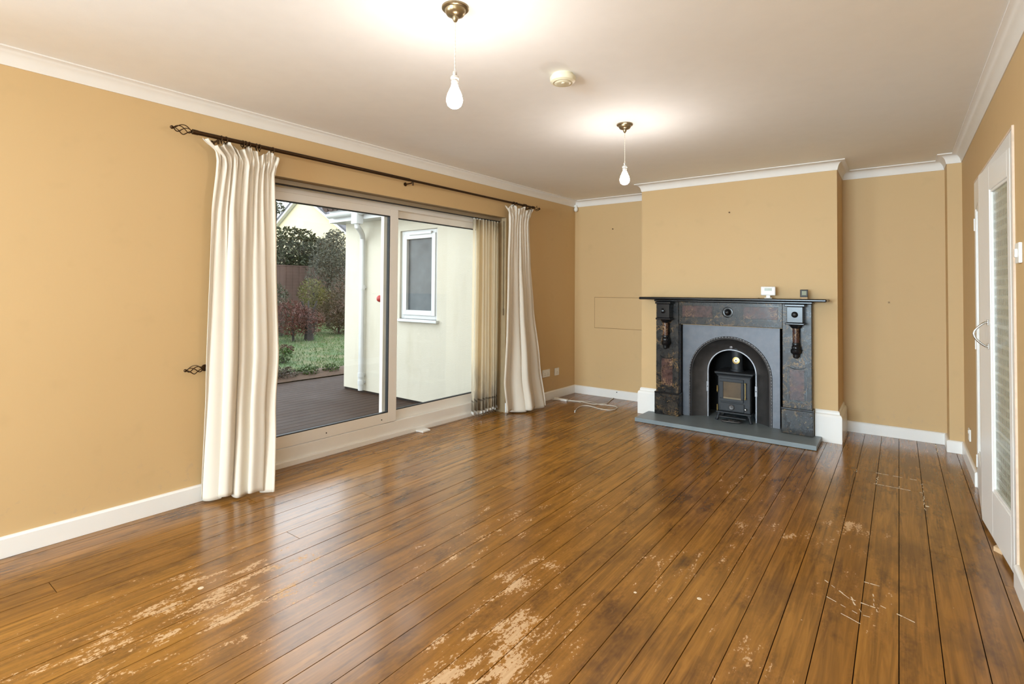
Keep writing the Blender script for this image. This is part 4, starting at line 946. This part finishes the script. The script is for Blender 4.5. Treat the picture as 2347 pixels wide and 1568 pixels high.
def foliage(mb, c, rad, n, size, r, shell=0.55):
    for i in range(n):
        while True:
            p = Vector((r.uniform(-1, 1), r.uniform(-1, 1), r.uniform(-1, 1)))
            if p.length <= 1 and p.length > shell*r.random(): break
        q = Vector((c[0]+p.x*rad[0], c[1]+p.y*rad[1], c[2]+p.z*rad[2]))
        a = Vector((r.gauss(0, 1), r.gauss(0, 1), r.gauss(0, 1))).normalized(); b = a.orthogonal().normalized(); l_ = size*r.uniform(0.6, 1.4)
        u, v = a*l_, b*l_*0.42; w_ = a.cross(b)*l_*0.12; b0 = len(mb.v)
        mb.v += [tuple(q-u*0.5), tuple(q+v*0.5+w_), tuple(q+u*0.5), tuple(q-v*0.5+w_)]; mb.f += [(b0, b0+1, b0+2), (b0, b0+2, b0+3)]
def bush(name, label, cat, s, n, z, blobs, mat, size, seed, trunk=None, group=None):
    r = random.Random(seed); root = lthing(name, label, cat, s, n, z, group)
    mb = MB()
    for c, rad, cnt in blobs: foliage(mb, c, rad, cnt, size, r)
    o = mb.build('foliage', mat, root); o['kind'] = 'stuff'
    tk = MB()
    for pts, rr in (trunk or [([(0, 0, 0), (0.02, 0, blobs[0][0][2]*0.6), (0.05, 0.02, blobs[0][0][2])], 0.03)]): tk.tube(pts, rr, 8)
    tk.build('trunk', 'bark', root, True)
    return root
bush('evergreen_tree', 'broad dark evergreen tree behind the garden fence', 'tree', -3.6, -13.2, gz(-12), [((0.0, 0, 2.0), (1.6, 0.8, 1.1), 3600), ((1.3, 0, 1.7), (1.2, 0.8, 0.95), 2400), ((-1.0, 0.1, 1.6), (1.3, 0.8, 1.2), 2600), ((0.6, 0.0, 1.0), (2.2, 0.7, 0.8), 2400), ((2.3, 0, 1.8), (1.0, 0.7, 0.9), 1500)], 'hedge', 0.17, 31, [([(0, 0, 0), (0, 0, 1.2), (0.1, 0, 2.2)], 0.09)])
bush('silvery_shrub', 'tall grey-green shrub next to the extension corner', 'shrub', -3.05, -10.2, gz(-10.2), [((-0.1, 0, 2.05), (0.62, 0.5, 0.75), 2600), ((0.22, 0, 1.45), (0.5, 0.45, 0.7), 1500), ((-0.45, 0, 1.6), (0.5, 0.45, 0.9), 1500), ((-0.2, 0, 2.6), (0.30, 0.3, 0.30), 500)], 'silver', 0.075, 32, [([(0, 0, 0), (0.03, 0, 0.9), (-0.1, 0, 2.0)], 0.05)])
bush('red_shrub', 'low red-leaved autumn shrub on the left of the lawn', 'shrub', -0.75, -8.0, gz(-8), [((0.1, 0, 0.55), (0.5, 0.4, 0.42), 1300), ((-0.35, 0, 0.42), (0.4, 0.35, 0.34), 800)], 'red_leaf', 0.07, 33)
bush('yellow_shrub', 'yellow-green leafy shrub in front of the brown fence', 'shrub', -2.0, -9.2, gz(-9.2), [((0.1, 0, 1.05), (0.36, 0.35, 0.40), 700), ((-0.25, 0, 0.85), (0.40, 0.35, 0.35), 600)], 'yellow', 0.075, 34)
bush('brown_shrub', 'brown autumn shrub at the foot of the extension corner', 'shrub', -2.35, -8.6, gz(-8.6), [((-0.15, 0, 0.75), (0.6, 0.45, 0.62), 1900), ((0.35, 0, 0.5), (0.4, 0.4, 0.35), 700), ((-0.2, 0, 0.3), (0.55, 0.4, 0.35), 800)], 'brown_leaf', 0.07, 35)
bush('dark_shrub', 'dark green shrub on the left beneath the fence', 'shrub', -1.0, -9.0, gz(-9), [((0.25, 0, 0.7), (0.5, 0.4, 0.65), 1300), ((0.1, 0, 0.3), (0.7, 0.4, 0.3), 800)], 'hedge', 0.08, 36)
st_ = lthing('tree_stump', 'dark upright tree stump standing on the lawn', 'tree stump', -1.14, -8.0, gz(-8)-0.02)
MB().tube([(0, 0, 0), (0.0, 0, 0.15), (0.015, 0, 0.36), (0.0, 0.01, 0.56)], [0.115, 0.10, 0.085, 0.07], 12).build('stump', 'bark', st_, True)
for k_ in range(3): MB().tube([(0, 0, 0.45), (0.12*math.cos(k_*2.2), 0.1*math.sin(k_*2.2), 0.75), (0.2*math.cos(k_*2.2), 0.15*math.sin(k_*2.2), 0.95)], 0.018, 6).build('branch', 'bark', st_, True)
bush('edge_plant', 'low green weed growing by the deck edge in the middle', 'plant', 1.02, -4.38, gz(-4.38), [((0, 0, 0.07), (0.20, 0.13, 0.11), 260)], 'weed', 0.06, 41)
bush('edge_plant', 'low green weed growing by the deck edge near the extension', 'plant', 0.62, -4.36, gz(-4.36), [((0, 0, 0.06), (0.15, 0.12, 0.09), 200)], 'weed', 0.055, 42)
bush('dry_plant', 'brown and green dry plant by the deck edge on the left', 'plant', 1.48, -4.34, gz(-4.34), [((0, 0, 0.08), (0.26, 0.15, 0.12), 420)], 'brown_leaf', 0.055, 43)
bush('leafy_plant', 'small leafy plant on the lawn beside the near curtain', 'plant', 0.78, -5.6, gz(-5.6), [((0, 0, 0.13), (0.16, 0.14, 0.15), 240)], 'weed', 0.07, 44)
bush('red_plant', 'small clump of reddish leaves on the lawn behind the leafy plant', 'plant', 0.30, -6.4, gz(-6.4), [((0, 0, 0.10), (0.16, 0.12, 0.10), 200)], 'red_leaf', 0.06, 45)
bush('bare_tree', 'sparse tall tree against the sky beside the cream gable', 'tree', -6.2, -19.5, 0.2, [((-0.1, 0, 4.75), (0.35, 0.4, 0.30), 260), ((0.0, 0, 5.5), (0.25, 0.3, 0.25), 120), ((0.4, 0, 4.3), (0.5, 0.4, 0.4), 260)], 'hedge', 0.13, 46, [([(0, 0, 0), (0.05, 0, 2.5), (-0.1, 0, 4.6), (0.05, 0, 5.6)], 0.045)])
